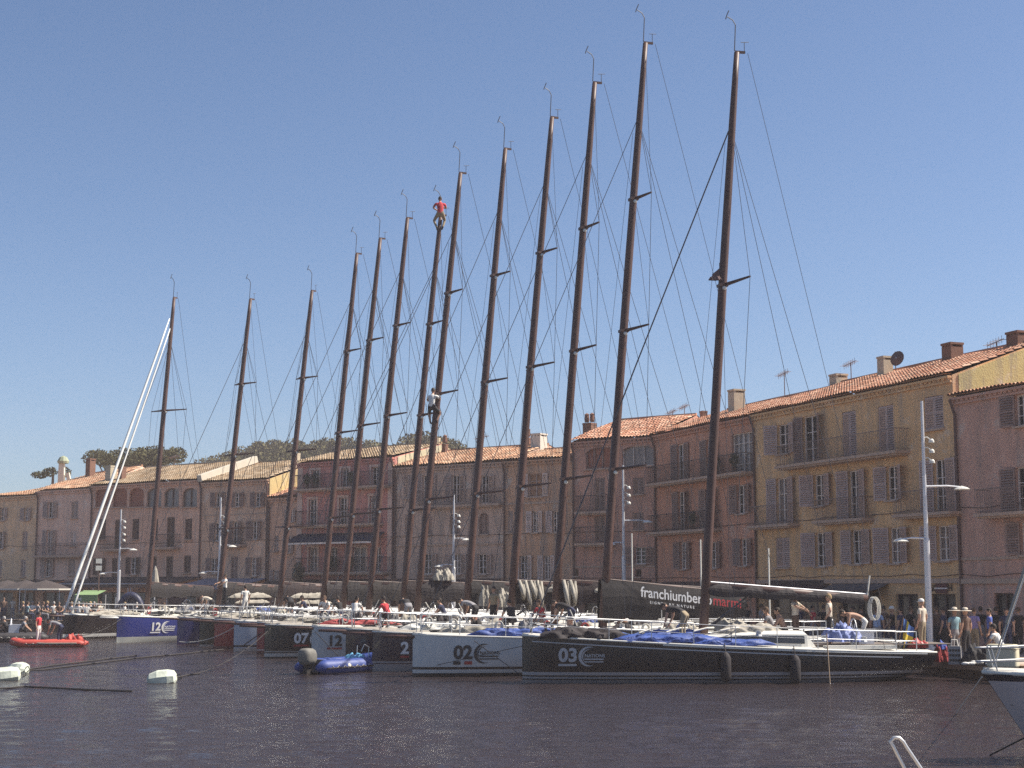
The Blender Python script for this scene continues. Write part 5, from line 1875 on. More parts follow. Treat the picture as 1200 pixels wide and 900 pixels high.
quay_person(1142, 57.2, .6, 'stand', 'purple', 'khaki', 'brown', 'person in lilac top behind the two sun hats')
quay_person(1160, 56.2, 2.9, 'stand', 'blue', 'navy', 'dark', 'person in bright blue shirt leaning left near the dark doorway', )
quay_person(1150, 60.4, 1.0, 'stride', 'black', 'grey', 'dark', 'person in black striding past the mauve house')
quay_person(1180, 57.2, -1.8, 'stand', 'navy', 'navy', 'dark', 'person in dark navy with pale collar right of the bright blue shirt')
quay_person(1194, 58.8, 2.0, 'stand', 'black', 'black', 'brown', 'person in black at the right edge of the quay')
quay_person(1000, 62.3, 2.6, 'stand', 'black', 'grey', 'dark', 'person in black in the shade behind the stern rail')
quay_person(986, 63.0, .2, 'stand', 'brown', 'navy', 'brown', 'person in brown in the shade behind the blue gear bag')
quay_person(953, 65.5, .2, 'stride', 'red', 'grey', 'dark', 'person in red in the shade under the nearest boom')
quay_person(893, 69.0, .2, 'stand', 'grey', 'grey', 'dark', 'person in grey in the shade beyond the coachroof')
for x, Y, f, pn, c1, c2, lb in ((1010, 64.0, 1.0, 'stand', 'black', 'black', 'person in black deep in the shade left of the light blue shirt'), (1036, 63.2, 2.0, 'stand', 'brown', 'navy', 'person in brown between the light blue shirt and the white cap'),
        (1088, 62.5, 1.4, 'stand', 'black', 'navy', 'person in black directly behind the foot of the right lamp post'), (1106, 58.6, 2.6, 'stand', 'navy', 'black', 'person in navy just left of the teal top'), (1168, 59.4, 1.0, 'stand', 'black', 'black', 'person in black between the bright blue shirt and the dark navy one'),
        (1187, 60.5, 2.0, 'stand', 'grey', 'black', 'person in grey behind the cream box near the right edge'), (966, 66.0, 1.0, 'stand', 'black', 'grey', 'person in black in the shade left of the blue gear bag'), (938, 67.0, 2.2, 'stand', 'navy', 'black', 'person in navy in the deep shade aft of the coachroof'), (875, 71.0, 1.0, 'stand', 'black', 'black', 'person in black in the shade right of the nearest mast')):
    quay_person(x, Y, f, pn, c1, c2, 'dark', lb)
# people at the cafes on the left quay
G = 'people at the left quay cafe'
seat = []
cafe = [(4, 'brown', 'stand'), (15, 'cream', 'stand'), (27, 'black', 'sit'), (38, 'white', 'sit'), (44, 'grey', 'sit'), (50, 'black', 'sit'), (55, 'navy', 'sit'), (63, 'white', 'sit'), (69, 'brown', 'sit'), (77, 'grey', 'sit'), (84, 'white', 'sit'), (92, 'white', 'sit'), (97, 'cream', 'sit'), (101, 'white', 'sit'), (106, 'white', 'sit'), (110, 'black', 'sit'), (32, 'teal', 'sit'), (117, 'cream', 'sit'), (146, 'white', 'sit'), (160, 'white', 'sit'), (176, 'grey', 'sit'), (192, 'white', 'sit')]
nm = {'sit': 'seated', 'stand': 'standing'}
for i, (x, c, pn) in enumerate(cafe):
    Y = 108.5 + 2.2 * math.sin(i * 2.3) - (x - 20) * .045
    p = at(x, 715, Y)
    person(Vector((p.x, Y, QZ + .005 + (.15 if pn == 'sit' else 0))), rnd.uniform(0, 6.28), pn, CL[c], CL[('navy', 'grey', 'khaki', 'black')[i % 4]], HAIR[('dark', 'brown', 'fair', 'grey')[i % 4]], 'cafe guest %s in %s top under the dark awnings on the left quay' % (nm[pn], c), group=G)
    if pn == 'sit':
        seat.append((p.x, Y))
proto = None
for i, (x, y) in enumerate(seat):
    if proto is None:
        t = proto = thing('cafe_stool', 'dark cafe stool under a guest on the left quay', 'stool', (x, y, QZ), 0, 'stools at the left quay cafe')
        mb = MB(); mb.lathe((0, 0, .5), [(.002, .06), (.19, .06), (.2, .0), (.002, 0)], 10); mb.build('seat', M_DARK, t)
        for sx, sy in ((-1, -1), (1, -1), (1, 1), (-1, 1)):
            mb = MB(); mb.tube([(sx * .17, sy * .17, 0), (sx * .12, sy * .12, .5)], .015, 4); mb.build('leg', M_DARK, t)
    else:
        dup(proto, (x, y, QZ))

# ------------------------------------------------------------------ lamp posts
def lamp(xb, xt, yt, Y, armU, armL, lights, label):
    """xb/xt px at foot and top; arms = (y px, x px of the head); lights = y px list of small spots"""
    p = at(xt, yt, Y)
    t = thing('lamp_post', label, 'lamp post', (p.x, Y, QZ), 0, 'tall quay lamp posts')
    h = p.z - QZ
    k = Y / 1800
    mb = MB()
    mb.tube([(0, 0, 0), (0, 0, .35), (0, 0, .36), (0, 0, h * .45), (0, 0, h * .46), (0, 0, h)], [.2, .2, .125, .115, .085, .05], 12)
    mb.build('pole', M_POST, t, smooth=False)
    for y, xh in (armU, armL):
        z = at(xt, y, Y).z - QZ
        L_ = (xh - xt) * k
        mb = MB()
        mb.tube([(0, 0, z), (L_ * .62, 0, z + .02), (L_, 0, z - .02)], [.045, .04, .03], 6)
        a = mb.build('arm', M_POST, t)
        mb = MB()
        s = 1 if L_ > 0 else -1
        mb.lathe((L_ + s * .05, 0, z - .1), [(.02, .12), (.2, .06), (.3, .0), (.28, -.03), (.02, -.04)], 14)
        mb.build('lamp_head', M_WHITE, a)
    for y in lights:
        z = at(xt, y, Y).z - QZ
        mb = MB()
        mb.tube([(0, 0, z + .1), (.16, 0, z + .12), (.26, -.05, z + .02)], .022, 5)
        mb.lathe((.3, -.06, z - .09), [(.11, 0), (.1, .08), (.05, .14), (.0, .15)], 10)
        mb.build('spotlight', M_WHITE, t)
    return t
lamp(1088, 1080, 470, 57.5, (570, 1122), (631, 1052), (516, 528, 540), 'tall lamp post standing in front of the ochre yellow house')
lamp(731, 730, 545, 84.0, (610, 757), (636, 716), (571, 580, 589), 'lamp post before the brown pink house, partly behind the black sail cover')
lamp(530, 532, 580, 93.0, (631, 546), (662, 516), (604, 611, 617), 'slim white lamp post in front of the grey beige house')
lamp(255, 259, 583, 105.0, (639, 273), (670, 241), (606, 613, 620), 'white lamp post in front of the sand coloured house')
lamp(136, 142, 597, 112.0, (643, 157), (671, 124), (611, 618, 626, 633), 'leftmost white lamp post, before the loggia house')
t = thing('floodlight_mast', 'thin dark mast with two white floodlights near the green awning', 'floodlight mast', (at(115, 700, 110).x, 110, QZ))
zt = at(115, 655, 110).z - QZ
mb = MB(); mb.tube([(0, 0, 0), (0, 0, zt)], .05, 8); mb.build('pole', M_PIPE, t)
for dz in (0, -.5):
    mb = MB(); mb.box((0, -.12, zt - .15 + dz), (.42, .16, .34), 0, .3); mb.build('floodlight', M_WHITE, t)

# ------------------------------------------------------------------ awnings, parasols, stalls on the quay
def awning(F, xa, xb, drop, out, z, m, label, name='shop_awning', val=.3):
    ua, ub = F.hit(xa, 690)[0], F.hit(xb, 690)[0]
    t = thing(name, label, 'awning', F.P(ua, 0, .02), F.rz, None)
    W_ = ub - ua
    mb = MB()
    n = max(4, int(W_ / .8))
    P1, P2 = [], []
    for i in range(n + 1):
        x = W_ * i / n
        P1.append([(x, -out * q, z - drop * q - .06 * math.sin(math.pi * q)) for q in (0, .33, .66, 1)])
    mb.grid(P1)
    mb.grid([[(p[0], p[1], p[2] - .02) for p in r][::-1] for r in P1])
    for i in range(n):
        x0, x1 = W_ * i / n, W_ * (i + 1) / n
        mb.add([(x0, -out - .005, z - drop), (x1, -out - .005, z - drop), (x1, -out - .005, z - drop - val * .85), ((x0 + x1) / 2, -out - .005, z - drop - val), (x0, -out - .005, z - drop - val * .85)], [(0, 1, 2, 3, 4)])
    mb.build('canopy', m, t)
    mb = MB()
    for x in [.1 + (W_ - .2) * i / max(1, int(W_ / 4)) for i in range(int(W_ / 4) + 1)]:
        mb.tube([(x, -out + .05, z - drop), (x, -out + .05, QZ)], .03, 6)
    mb.tube([(0, -out, z - drop), (W_, -out, z - drop)], .03, 6)
    mb.build('frame', M_POST if out > 3 else M_PIPE, t)
    return t
AW = dict(dark=mat('dark_awning', (.05, .038, .036), .9, 0, .2, 2), maroon=mat('maroon_awning', (.075, .03, .03), .9, 0, .2, 2), grey=mat('grey_awning', (.13, .11, .11), .9, 0, .2, 2), green=mat('green_awning', (.2, .3, .13), .8, 0, .1, 2), brown=mat('brown_awning', (.11, .065, .05), .9, 0, .2, 2), greyblue=mat('grey_blue_awning', (.24, .23, .28), .9, 0, .15, 2))
awning(FL, -40, 36, .5, 4.2, 3.4, AW['grey'], 'grey awning below the straw yellow house')
awning(FL, 37, 76, .5, 4.2, 3.5, AW['dark'], 'dark awning below the pale beige house')
awning(FL, 78, 106, .45, 4.0, 3.4, AW['dark'], 'dark awning just left of the green one')
awning(FL, 108, 190, .55, 3.2, 3.75, AW['dark'], 'long dark awning below the loggia house')
awning(FL, 191, 236, .55, 3.2, 3.75, AW['brown'], 'brown awning at the right end of the loggia house')
awning(FL, 240, 313, .5, 3.0, 3.6, AW['greyblue'], 'grey blue awning below the sand coloured house')
awning(FL, 316, 346, .5, 2.6, 3.4, AW['dark'], 'short dark awning below the narrow salmon house')
awning(FL, 350, 460, .5, 3.0, 3.5, AW['maroon'], 'maroon awning below the rose pink house')
awning(FL, 466, 588, .5, 3.0, 3.5, AW['maroon'], 'maroon awning below the grey beige house')
awning(FL, 592, 668, .5, 3.0, 3.4, AW['dark'], 'black awning below the old brown house')
awning(FL, 672, 764, .5, 3.0, 3.4, AW['dark'], 'black awning below the house with two wide arches')
awning(FR, 778, 876, .4, 1.6, 3.3, AW['brown'], 'brown awning below the orange pink house')
awning(FR, 892, 972, .4, 1.3, 3.15, AW['maroon'], 'maroon awning under the shop board of the ochre house')
awning(FR, 977, 1042, .35, 1.0, 3.2, AW['grey'], 'grey awning left of the shop doors of the ochre house')
# free standing green stall roof
p = at(87, 700, 108); q = at(114, 700, 108)
t = thing('market_tent', 'pale green stall roof beside the floodlight mast', 'stall', (p.x, 108, QZ))
wd = q.x - p.x
z1, z0 = at(100, 697, 108).z - QZ, at(100, 706.5, 108).z - QZ
mb = MB(); mb.box((wd / 2, 0, (z0 + z1) / 2), (wd, .04, z1 - z0)); mb.add([(0, .02, z1), (wd, .02, z1), (wd, 2.4, z1 + .3), (0, 2.4, z1 + .3)], [(0, 1, 2, 3)]); mb.build('canopy', AW['green'], t)
mb = MB()
for x in (.05, wd - .05):
    for y in (0, 2.35):
        mb.tube([(x, y + .05, 0), (x, y + .05, z1)], .03, 6)
mb.build('frame', M_POST, t)
mb = MB(); vs, fs = text2d('M', .34, .03); mb.add([(.25 + a, -.03, z0 + .12 + c) for a, c in vs], fs); mb.build('stall_mark', M_NUMW, t)
# dark parasols on the far left with pale rims
proto = None
for i, x in enumerate((8, 30, 53)):
    p = at(x, 700, 113.5 - i * 1.5)
    if proto is None:
        t = proto = thing('cafe_parasol', '', 'parasol', (p.x, p.y, QZ), 0, 'dark parasols at the left cafe')
        mb = MB(); mb.lathe((0, 0, 0), [(.35, 0), (.35, .08), (.04, .1)], 10); mb.tube([(0, 0, .1), (0, 0, 2.95)], .03, 6); mb.build('pole', M_PIPE, t)
        mb = MB(); mb.lathe((0, 0, 2.35), [(1.9, 0), (.9, .38), (.02, .62)], 8); mb.lathe((0, 0, 2.35), [(1.9, 0), (1.9, -.12)], 8); mb.build('canopy', AW['dark'], t)
        mb = MB(); mb.lathe((0, 0, 2.35), [(1.91, .01), (1.93, -.05), (1.91, -.1)], 8); mb.build('rim', M_PALE, t)
    else:
        t = dup(proto, (p.x, p.y, QZ))
    t['label'] = ('dark parasol with pale rim at the left frame edge', 'middle dark parasol with pale rim at the left cafe', 'dark parasol with pale rim nearest the white furled sails')[i]
p = at(181, 700, 107)
t = thing('closed_parasol', 'tall closed white parasol in front of the loggia house', 'parasol', (p.x, 107, QZ))
zt, zb = at(181, 663, 107).z - QZ, at(181, 687, 107).z - QZ
mb = MB(); mb.tube([(0, 0, 0), (0, 0, zt)], .04, 6); mb.build('pole', M_POST, t)
mb = MB(); mb.lathe((0, 0, zb), [(.2, .02), (.32, .0), (.27, (zt - zb) * .35), (.14, (zt - zb) * .8), (.02, zt - zb)], 9); mb.build('canopy', M_SAIL, t)
# blue arch gate, potted tree, boards
p = at(153, 716, 106)
t = thing('inflatable_arch', 'dark navy inflatable arch behind the royal blue yacht', 'inflatable arch', (p.x, 106, QZ))
r0 = (at(166, 716, 106).x - at(140, 716, 106).x) / 2
mb = MB(); mb.tube([(-r0, 0, 0)] + [(-r0 * math.cos(a), 0, .55 + 1.35 * math.sin(a)) for a in [i * math.pi / 10 for i in range(11)]] + [(r0, 0, 0)], .28, 8); mb.build('tube', mat('navy_vinyl', (.018, .022, .06), .5), t, smooth=True)
mb = MB(); mb.box((0, .1, 1.1), (r0 * 1.7, .03, 1.4)); mb.build('panel', MATS['navy_vinyl'], t)
mb = MB(); vs, fs = text2d('TROPHY', .36, .02); mb.add([(-r0 * .75 + a, .07, 1.35 + c) for a, c in vs], fs); mb.build('panel_lettering', mat('dim_grey_print', (.2, .2, .25), .7), t)
p = at(349, 690, 104)
t = thing('potted_olive', 'shaggy potted tree in front of the rose pink house', 'potted tree', (p.x, 104, QZ))
mb = MB(); mb.lathe((0, 0, 0), [(.3, 0), (.42, .65), (.38, .65)], 10); mb.build('pot', M_BRICK, t)
mb = MB(); mb.tube([(0, 0, .5), (.05, 0, 1.6), (0, 0, 3.2)], [.08, .06, .03], 6); mb.build('trunk', M_BARK, t)
zt = at(349, 657, 104).z - QZ
mb = MB(); leafy(mb, [((0, 0, zt * .8), (.42, .4, .75)), ((.05, 0, zt * .5), (.35, .35, .6)), ((-.5, .1, zt * .62), (.35, .3, .25))], 900, .11); mb.build('crown', mat('olive_leaves', (.09, .085, .06), .8, 0, .6, 2), t)
for x, y, Y, wd, hh, s, m, lb in ((209, 697, 103, 1.0, 1.35, 'REGATTA', mat('board_brown', (.09, .05, .05), .8), 'brown notice board with violet lettering behind the navy yacht'),):
    p = at(x, y, Y)
    t = thing('notice_board', lb, 'notice board', (p.x, Y, QZ))
    mb = MB(); mb.box((0, 0, 1.6), (wd * 1.1, .06, hh)); mb.tube([(-wd * .5, .06, 0), (-wd * .5, .06, 2.2)], .03, 5); mb.tube([(wd * .5, .06, 0), (wd * .5, .06, 2.2)], .03, 5); mb.build('panel', m, t)
    mb = MB(); vs, fs = text2d(s, .19, .02); mb.add([(-wd * .46 + a, -.04, 1.95 + c) for a, c in vs], fs); mb.build('board_lettering', mat('violet_print', (.2, .16, .42), .7), t)

# ------------------------------------------------------------------ flag, boxes and bags at the right
p = on03(.968, -.62)
p.z = H0.zs(1) - .2
t = thing('ensign', 'blue and yellow flag drooping on a short staff at the nearest stern', 'flag', p, root0.rotation_euler.z)
mb = MB(); mb.tube([(0, 0, .2), (.25, -.05, 1.35)], .018, 6); mb.build('staff', mat('varnished_wood', (.25, .13, .06), .4), t)
P = []
for i in range(9):
    u = i / 8
    row = []
    for j in range(11):
        v = j / 10
        row.append((.25 + .34 * u * (1 - .3 * v) - .16 * v + .05 * math.sin(u * 7 + v * 3), -.06 + .07 * math.sin(u * 9 + v * 2), 1.3 - 1.35 * v - .3 * u * (1 - v)))
    P.append(row)
mb = MB()
for i in range(8):
    for j in range(10):
        mb.add([P[i][j], P[i + 1][j], P[i + 1][j + 1], P[i][j + 1]], [(0, 1, 2, 3)], 1 if (3 <= j <= 4 or i in (2, 3)) else 0)
mb.build('cloth', [mat('flag_blue', (.05, .12, .33), .8), mat('flag_yellow', (.7, .5, .05), .8)], t, smooth=True)
def qbox(x, Y, yb=None):
    p = at(x, 740, Y)
    return (p.x, p.y, QZ)
a = qbox(1174, 49.8)
t = thing('deck_box', 'cream rounded storage box on the quay edge behind the pulpit', 'storage box', a, -.5)
mb = MB()
P = []
for z, s in ((0, .94), (.05, 1), (.6, 1), (.68, .97), (.72, .9)):
    P.append([(.48 * s * math.copysign(abs(math.cos(q)) ** .35, math.cos(q)), .33 * s * math.copysign(abs(math.sin(q)) ** .35, math.sin(q)), z) for q in [i * math.pi / 12 + .01 for i in range(24)]])
mb.grid(P, 0, True); mb.add(P[-1], [tuple(range(24))]); mb.build('body', mat('cream_plastic', (.58, .53, .38), .5, 0, .06, 3), t, smooth=False)
mb = MB(); mb.box((0, 0, .585), (.975, .68, .02)); mb.build('lid_seam', mat('box_seam', (.3, .27, .2), .6), t)
t = thing('red_bag', 'red bag with blue top on the quay behind the flag', 'bag', qbox(1101, 53.4), .3)
mb = MB(); lumpy(mb, (0, 0, 0), (.62, .45, .52), 0, 10, 51); mb.build('body', mat('red_canvas', (.3, .03, .03), .8, 0, .2, 4), t, smooth=True)
mb = MB(); lumpy(mb, (.05, 0, .42), (.36, .3, .26), 0, 8, 52); mb.build('top_pouch', CL['blue'], t, smooth=True)
t = thing('striped_tote', 'large grey patterned tote standing upright on the quay', 'bag', qbox(1118, 51.6), -.35)
mb = MB(); mb.box((0, 0, .3), (.42, .22, .6), 0, 0, None, .95); mb.build('body', mat('grey_woven', (.34, .32, .31), .8, 0, .1, 3), t)
mb = MB()
for k in range(3):
    for i in range(4):
        mb.box((-.135 + i * .09, -.113 + .004 * k, .14 + k * .16), (.07, .012, .07))
mb.build('print', M_DARK, t)
for s in (-1, 1):
    mb = MB(); mb.tube([(-.12, s * .09, .58), (-.08, s * .09, .8), (.08, s * .09, .8), (.12, s * .09, .58)], .014, 5); mb.build('handle', M_PALE, t)
t = thing('shoe_pile', 'pile of white shoes and bags heaped on the quay left of the cream box', 'pile', qbox(1146, 50.6))
for i in range(9):
    mb = MB(); mb.ball((rnd.uniform(-.5, .5), rnd.uniform(-.15, .15), rnd.uniform(.05, .12)), (.13, .06, .05), 7); mb.build('shoe', CL['white'], t, smooth=True)
mb = MB(); lumpy(mb, (.1, .35, 0), (1.2, .5, .62), 0, 12, 71); mb.build('bag', CL['black'], t, smooth=True)
person(Vector((at(1171, 740, 51.3).x, 51.3, QZ + .0)), 2.5, 'crouch', CL['white'], CL['black'], HAIR['dark'], 'person in white shirt crouching beside the cream storage box', size=1.05)

# ------------------------------------------------------------------ moored boat at the lower right, its anchor and lines
Yb = 28.0
bw = at(1152, 789, Yb)
fbz = bw.z
mz = fbz
t = NB = thing('moored_boat', 'blue grey bow with steel pulpit entering from the lower right corner', 'sailing boat', (bw.x, bw.y, 0), R(-3), None)
HN = Hull(11, 3.3, mz, mz - .15, .95, .3, fine=.62)
HN.mesh().build('hull', hull_mat('topsides_bluegrey', (.5, .44, .43), [(mz - .13, mz - .01, (.035, .03, .035)), (-.5, .12, (.05, .05, .06))]), t, smooth=True)
HN.deck().build('deck', M_DECK, t); HN.gunwale(.04).build('toe_rail', M_WHITE, t, smooth=True)
mb = MB()
zt = HN.zs(.05)
for hh in (.5, .26):
    mb.tube([(2.4, -HN.b(.2) + .08, zt + hh), (1.0, -HN.b(.09) + .08, zt + hh), (.0, -.14, zt + hh - .03), (-.12, 0, zt + hh - .03), (.0, .14, zt + hh - .03), (1.0, HN.b(.09) - .08, zt + hh), (2.4, HN.b(.2) - .08, zt + hh)], .0135, 6)
for x, y in ((.12, .13), (1.0, HN.b(.09) - .08), (2.4, HN.b(.2) - .08)):
    for s in (-1, 1):
        mb.tube([(x + .12, s * y, zt), (x, s * y, zt + .5)], .0135, 6)
mb.build('pulpit', M_STEEL, t)
mtop = Vector((4.6, 0, 13.5))
mb = MB(); mb.tube([(.15, 0, zt), (4.55, 0, 13.2)], .012, 6); mb.build('forestay', M_STEEL, t)
mb = MB(); mb.tube([(.42, -.1, zt + .9), (4.35, -.05, 12.8)], .028, 6); mb.tube([(.18, 0, zt + .2), (.42, -.1, zt + .9)], .014, 6); mb.build('furled_headsail', M_SAIL, t)
mb = MB(); mb.tube([(4.6, 0, zt), mtop], [.09, .06], 10); mb.build('mast', M_POST, t, smooth=True)
mb = MB(); lumpy(mb, (1.6, .1, zt + .08), (1.5, .7, .3), 0, 10, 91); mb.build('rope_heap', M_PALE, t, smooth=True)
mb = MB(); mb.box((5.2, 0, HN.zs(.5) + .3), (3.2, 1.7, .5), 0, 0, None, .85); mb.build('coachroof', M_WHITE, t)
# anchor hanging on the stem
mb = MB()
ax = Vector((1.0, -.18, .62))
mb.tube([(.45, -.1, 1.0), ax], .03, 6)
mb.tube([ax + Vector((-.22, -.1, .02)), ax + Vector((0, -.05, -.08)), ax + Vector((.25, -.12, .08))], [.02, .05, .02], 6)
lumpy(mb, ax + Vector((.05, -.05, -.1)), (.42, .3, .3), 0, 8, 93)
mb.build('anchor', M_STEEL, t)
def rope(name, label, pts, r=.018, m=None, cat='rope', group=None):
    mb = MB(); mb.tube(pts, r, 5)
    return tag(mb.build(name, m or M_ROPE), label, cat, group)
def sagline(a, b, sag, n=10):
    a, b = Vector(a), Vector(b)
    return [a.lerp(b, i / n) - Vector((0, 0, sag * 4 * (i / n) * (1 - i / n))) for i in range(n + 1)]
def nbp(x, y, z):
    a = NB.rotation_euler.z
    return Vector((bw.x + x * math.cos(a) - y * math.sin(a), bw.y + x * math.sin(a) + y * math.cos(a), z))
G = 'mooring lines of the harbour'
rope('mooring_line', 'taut line from the blue grey bow slanting down left into the water', [nbp(-.02, 0, zt - .05), onz(1121, 836, 0)], .014, M_PALE, group=G)
rope('anchor_chain', 'dark chain slanting from the anchor down left into the water', [nbp(1.0, -.2, .6), onz(1160, 885, 0)], .016, group=G)
rope('anchor_chain', 'dark chain hanging straight down from the anchor', [nbp(1.05, -.2, .55), nbp(1.15, -.3, -.1)], .016, group=G)
# lines from the row into the water
def bow_pt(k, x=.3, z=None):
    root, H = BOATS[k][0], BOATS[k][1]
    a = root.rotation_euler.z
    return Vector((root.location.x + x * math.cos(a), root.location.y + x * math.sin(a) - .12, z or H.zs(.02) - .1))
rope('mooring_line', 'line slanting down from the upper right corner of the pale grey 02 bow', sagline(bow_pt(1, .7, .35), bow_pt(0, .2, 1.2), .0), .011, group=G)
rope('mooring_line', 'line crossing the pale grey 02 topside from upper left to lower right', [boat_pt(1, 556, -2.0) - Vector((0, 0, .15)), at(606, 788, 49.6)], .013, group=G)
rope('mooring_line', 'line from the black 07 bow sloping down left to the floating rope', sagline(bow_pt(5), onz(232, 789, 0.02), .25), .016, group=G)
rope('mooring_line', 'pale line from the dark red bow running left to the royal blue waterline', sagline(bow_pt(7), at(210, 752, 80.5), .3), .02, M_PALE, group=G)
rope('mooring_line', 'upper line from the royal blue bow running far left over the red dinghy', sagline(bow_pt(11), at(92, 745, 76), .2), .02, group=G)
rope('mooring_line', 'line lying over the silver blue bow in a dark diagonal', [bow_pt(7, .5, .25) + Vector((0, -.25, 0)), at(307, 741, 69.5)], .025, group=G)
rope('mooring_line', 'line over the pale blue grey bow dropping behind the blue dinghy', [bow_pt(4, .2, 1.2) + Vector((0, -.2, 0)), onz(405, 778, .3)], .018, group=G)
for pts, lb in (([(30, 786), (48, 785), (80, 781), (120, 776), (170, 770), (215, 766), (262, 761)], 'floating dark rope from the left buoys up to the navy bow'),
                ([(28, 785), (60, 780), (110, 774), (160, 768)], 'thin dark rope just above the longer floating one'),
                ([(-20, 808), (12, 806), (28, 804.5), (60, 806), (100, 808), (155, 810)], 'dark floating rope at the lower left'),
                ([(206, 794), (222, 790.5), (234, 789)], 'short dark rope beside the single white buoy')):
    rope('floating_rope', lb, [onz(x, y, .03) for x, y in pts], .03, group='dark ropes floating on the water')

# buoys: blunt polystyrene blocks
def buoy(x, y, s, label, rz, tl):
    p = onz(x, y, 0)
    mb = MB()
    P = []
    for i, (u, k) in enumerate(((-.5, .35), (-.42, .72), (-.15, 1.0), (.2, .98), (.42, .8), (.5, .4))):
        row = []
        for j in range(8):
            a = 2 * math.pi * j / 8 + .3
            row.append((u * s * 1.15, math.cos(a) * s * .42 * k, math.sin(a) * s * .36 * k + .08 * s))
        P.append(row)
    mb.grid(P, 0, True); mb.add(P[0], [tuple(range(7, -1, -1))]); mb.add(P[-1], [tuple(range(8))])
    t = thing('mooring_buoy', label, 'buoy', (p.x, p.y, .06), rz, 'white mooring buoys')
    t.rotation_euler = (tl, R(-6), rz)
    mb.build('float', mat('weathered_buoy', (.58, .61, .5), .7, 0, .3, 3, .3, 10), t)
    mb = MB(); mb.tube([(s * .55, 0, .1), (s * .72, 0, .16), (s * .78, 0, .02), (s * .6, 0, -.04)], .018, 5); mb.build('ring', M_ROPE, t)
buoy(190, 800, .80, 'single white buoy floating apart, left of centre', .1, .2)
buoy(6, 797, .85, 'left white buoy of the touching pair at the left edge', .3, -.1)
buoy(21, 789, .75, 'right white buoy of the touching pair at the left edge', -.5, .3)

# ------------------------------------------------------------------ dinghies
def dinghy(name, label, p, rz, L_, W_, r, tubem, floorm):
    t = thing(name, label, 'dinghy', p, rz)
    mb = MB()
    h = W_ / 2 - r
    pts = [(L_ / 2 + .25, -h, r * .8), (L_ / 2 - .1, -h, r * .85)] + [(-L_ / 2 + h * 1.3 - h * 1.3 * math.sin(a), -h * math.cos(a), r * (.85 + .5 * math.sin(a))) for a in [i * math.pi / 10 for i in range(11)]] + [(L_ / 2 - .1, h, r * .85), (L_ / 2 + .25, h, r * .8)]
    mb.tube(pts, [r * .35] + [r] * (len(pts) - 2) + [r * .35], 12)
    mb.build('tube', tubem, t, smooth=True)
    for sg in (-1, 1):
        g = MB()
        n = 7
        pp = []
        for i in range(n * 4 + 1):
            x = L_ / 2 - .25 - (L_ - h - .5) * i / (n * 4)
            pp.append((x, sg * (h + r * 1.02), r * 1.05 - .1 * abs(math.sin(math.pi * i / 4))))
        g.tube(pp, .012, 4)
        g.build('grab_line', M_PALE, t)
        g = MB(); g.tube([(L_ / 2, sg * (h + r * .99), r * .75), (-L_ / 2 + h * 1.4, sg * (h + r * .99), r * .8)], .03, 5); g.build('rubbing_strip', M_SPRAY, t)
    mb = MB(); mb.box((.1, 0, r * .3), (L_ - .5, W_ - 2 * r, .06)); mb.build('floor', floorm, t)
    mb = MB(); mb.box((L_ / 2 - .12, 0, r * 1.0), (.06, W_ - 2 * r, r * 1.7)); mb.build('transom', floorm, t)
    return t
p = onz(402, 787, 0)
t = dinghy('rigid_inflatable', 'blue inflatable dinghy with a big grey covered outboard', (p.x, p.y, 0), R(234), 3.3, 1.55, .27, mat('blue_hypalon', (.035, .065, .25), .55, 0, .15, 3), mat('dinghy_floor', (.12, .12, .14), .7))
mb = MB()
P = [[(1.85 + .04 * q + .34 * s_ * math.copysign(abs(math.cos(a)) ** .6, math.cos(a)), .25 * s_ * math.copysign(abs(math.sin(a)) ** .6, math.sin(a)), .32 + .58 * q) for a in [i * math.pi / 10 + .01 for i in range(20)]] for q, s_ in ((0, .55), (.04, .85), (.3, 1), (.62, 1), (.85, .88), (.97, .6), (1, .1))]; mb.grid(P, 0, True); mb.build('outboard_cowl', mat('grey_motor_cover', (.16, .15, .13), .7, 0, .15, 3, .3, 8), t, smooth=True)
mb = MB(); mb.box((1.85, 0, .1), (.24, .18, .5)); mb.box((1.87, 0, -.25), (.28, .1, .4)); mb.build('outboard_leg', M_DARK, t)
mb = MB(); mb.box((-.1, 0, .42), (.3, 1.15, .05)); mb.build('thwart', M_WHITE, t)
mb = MB(); lumpy(mb, (-.6, .05, .25), (.9, .7, .35), 0, 10, 11); mb.build('turquoise_sheet', mat('turquoise_sheet', (.12, .33, .5), .6, 0, .3, 4), t, smooth=True)
mb = MB(); mb.tube([(-1.0, .35, .3), (-1.0, .35, .85), (-.8, .3, .95), (-.75, .2, .7)], .02, 5); mb.tube([(-1.05, -.3, .3), (-1.1, -.3, .9)], .018, 5); mb.build('grab_rail', M_STEEL, t)
mb = MB(); mb.lathe((0, 0, 0), [(.11, 0), (.08, .03), (.002, .04)], 10)
M = Matrix.Rotation(R(-90), 3, 'X')
mb.v = [tuple(Matrix.Rotation(R(-90), 3, 'X') @ Vector(q) + Vector((.5, .735, .25))) for q in mb.v]
mb.build('tube_patch', M_WHITE, t)
p = onz(56, 758, 0)
t = RD = dinghy('inflatable_boat', 'low red inflatable boat with a pointed left end', (p.x, p.y, 0), R(8), 3.4, 1.35, .2, mat('red_hypalon', (.46, .06, .04), .55, 0, .12, 3), MATS['dinghy_floor'])
mb = MB(); lumpy(mb, (1.3, 0, .2), (1.0, .9, .42), 0, 12, 13); mb.build('red_cover', MATS['red_hypalon'], t, smooth=True)
mb = MB(); mb.tube([(-1.6, -.5, .27), (0, -.69, .2), (1.5, -.69, .2)], .03, 5); mb.build('rubbing_strip', M_SAIL, t)
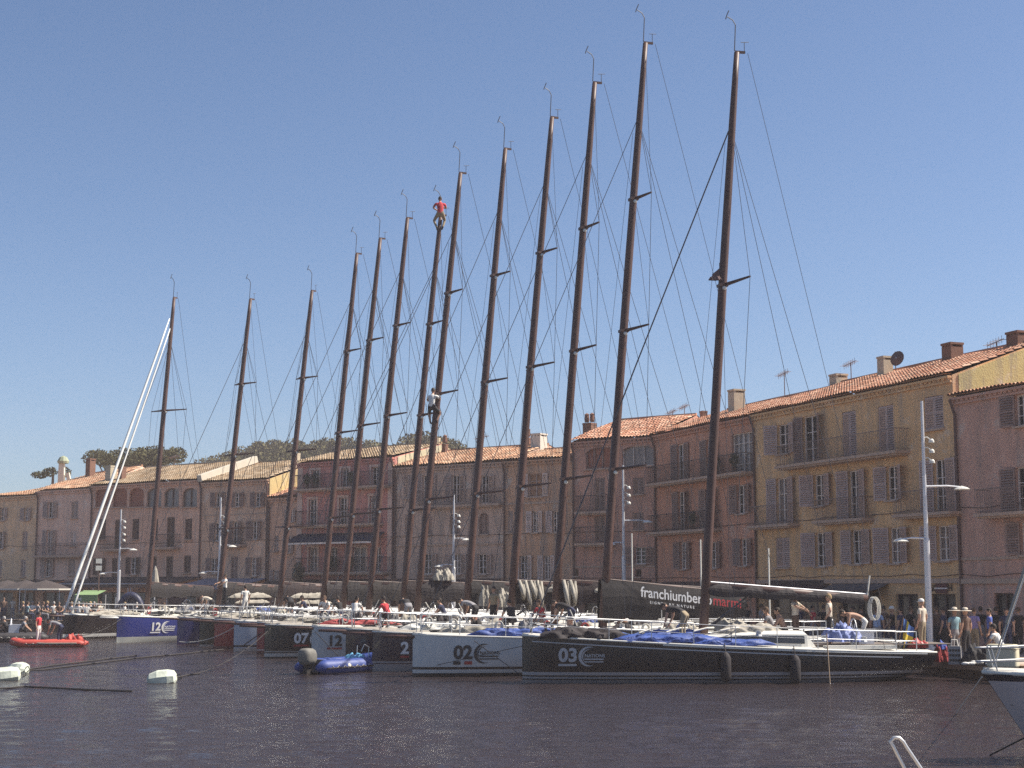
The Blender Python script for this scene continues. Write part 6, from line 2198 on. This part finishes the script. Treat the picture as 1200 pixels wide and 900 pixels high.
person(Vector((p.x - .5, p.y, .12)), -.3, 'stand', CL['red'], CL['white'], HAIR['dark'], 'person with red top and white trousers standing in the red inflatable', size=.92)
person(Vector((p.x + .55, p.y + .1, .12)), 2.9, 'bend', CL['grey'], CL['navy'], HAIR['dark'], 'person in pale grey shirt bending forward in the red inflatable')
p2 = onz(10, 752, 0)
t = dinghy('rigid_inflatable', 'black inflatable tender behind the red one at the left edge', (p2.x, p2.y, 0), R(12), 3.8, 1.6, .27, mat('black_hypalon', (.025, .022, .024), .6, 0, .2, 3), MATS['dinghy_floor'])
mb = MB(); mb.box((.3, 0, .6), (.6, .5, .7)); mb.tube([(.1, -.3, .9), (.1, 0, 1.25), (.1, .3, .9)], .03, 5); mb.build('console', M_POST, t)
person(Vector((p2.x + .7, p2.y, .12)), 0.2, 'crouch', CL['grey'], CL['black'], HAIR['grey'], 'person in grey sitting low in the black tender at the left edge')
person(Vector((p2.x - .2, p2.y + .2, .12)), 2.9, 'crouch', CL['black'], CL['black'], HAIR['grey'], 'person in black sitting low in the black tender at the left edge')

# ------------------------------------------------------------------ the pier we stand on and its ladder rail
mb = MB(); mb.box((0, -2, .65), (30, 13, 1.3)); struct(mb.build('pier', M_QUAY))
Yl = 4.42
a, c, d = at(1043, 868, Yl), at(1063, 868, Yl), None
t = thing('ladder_rail', 'bare steel ladder loop rising from the bottom frame edge', 'handrail', (at(1055, 880, Yl).x, Yl, 1.3))
w0 = t.location
mb = MB()
L1_, R1_ = at(1062, 905, Yl), at(1082, 905, Yl)
tl, tr = at(1043.5, 869, Yl), at(1057, 868, Yl)
tm = at(1050, 864.5, Yl)
vl, vr = (L1_ - tl), (R1_ - tr)
pts = [tl + vl * 10, tl + vl * .2, tl, tl.lerp(tm, .6) + Vector((0, 0, .004)), tm, tr.lerp(tm, .5) + Vector((0, 0, .004)), tr + Vector((.004, 0, -.004)), tr + vr * .2, tr + vr * 10]
pts = [q - w0 for q in pts]
def to_floor(p, q):
    f = (0.0 - p.z) / (q.z - p.z)
    return p + (q - p) * f
pts[0] = to_floor(pts[1], pts[0]); pts[-1] = to_floor(pts[-2], pts[-1])
mb.tube(pts, .0055, 8); mb.build('loop', M_STEEL, t, smooth=True)

# crumpled burgee bundled on the spreader of the nearest mast
root, H, mp = BOATS[0][0], BOATS[0][1], BOATS[0][2]
q = on_mast(0, .6, 0)
t = thing('furled_burgee', 'small crumpled burgee bundled on the nearest spreader beside the mast', 'flag', q + Vector((-.22, -.12, .0)))
mb = MB(); lumpy(mb, (-.05, 0, .0), (.46, .18, .14), 0, 10, 41); mb.add([(.1, 0, .42), (-.16, .02, .2), (-.06, .02, .02), (.12, 0, .05)], [(0, 1, 2, 3)]); mb.build('cloth', mat('faded_burgee', (.13, .075, .07), .8, 0, .3, 6), t, smooth=True)
mb = MB(); mb.tube([(.1, 0, 0), (.1, 0, .6)], .012, 5); mb.build('stick', M_WIRE, t)
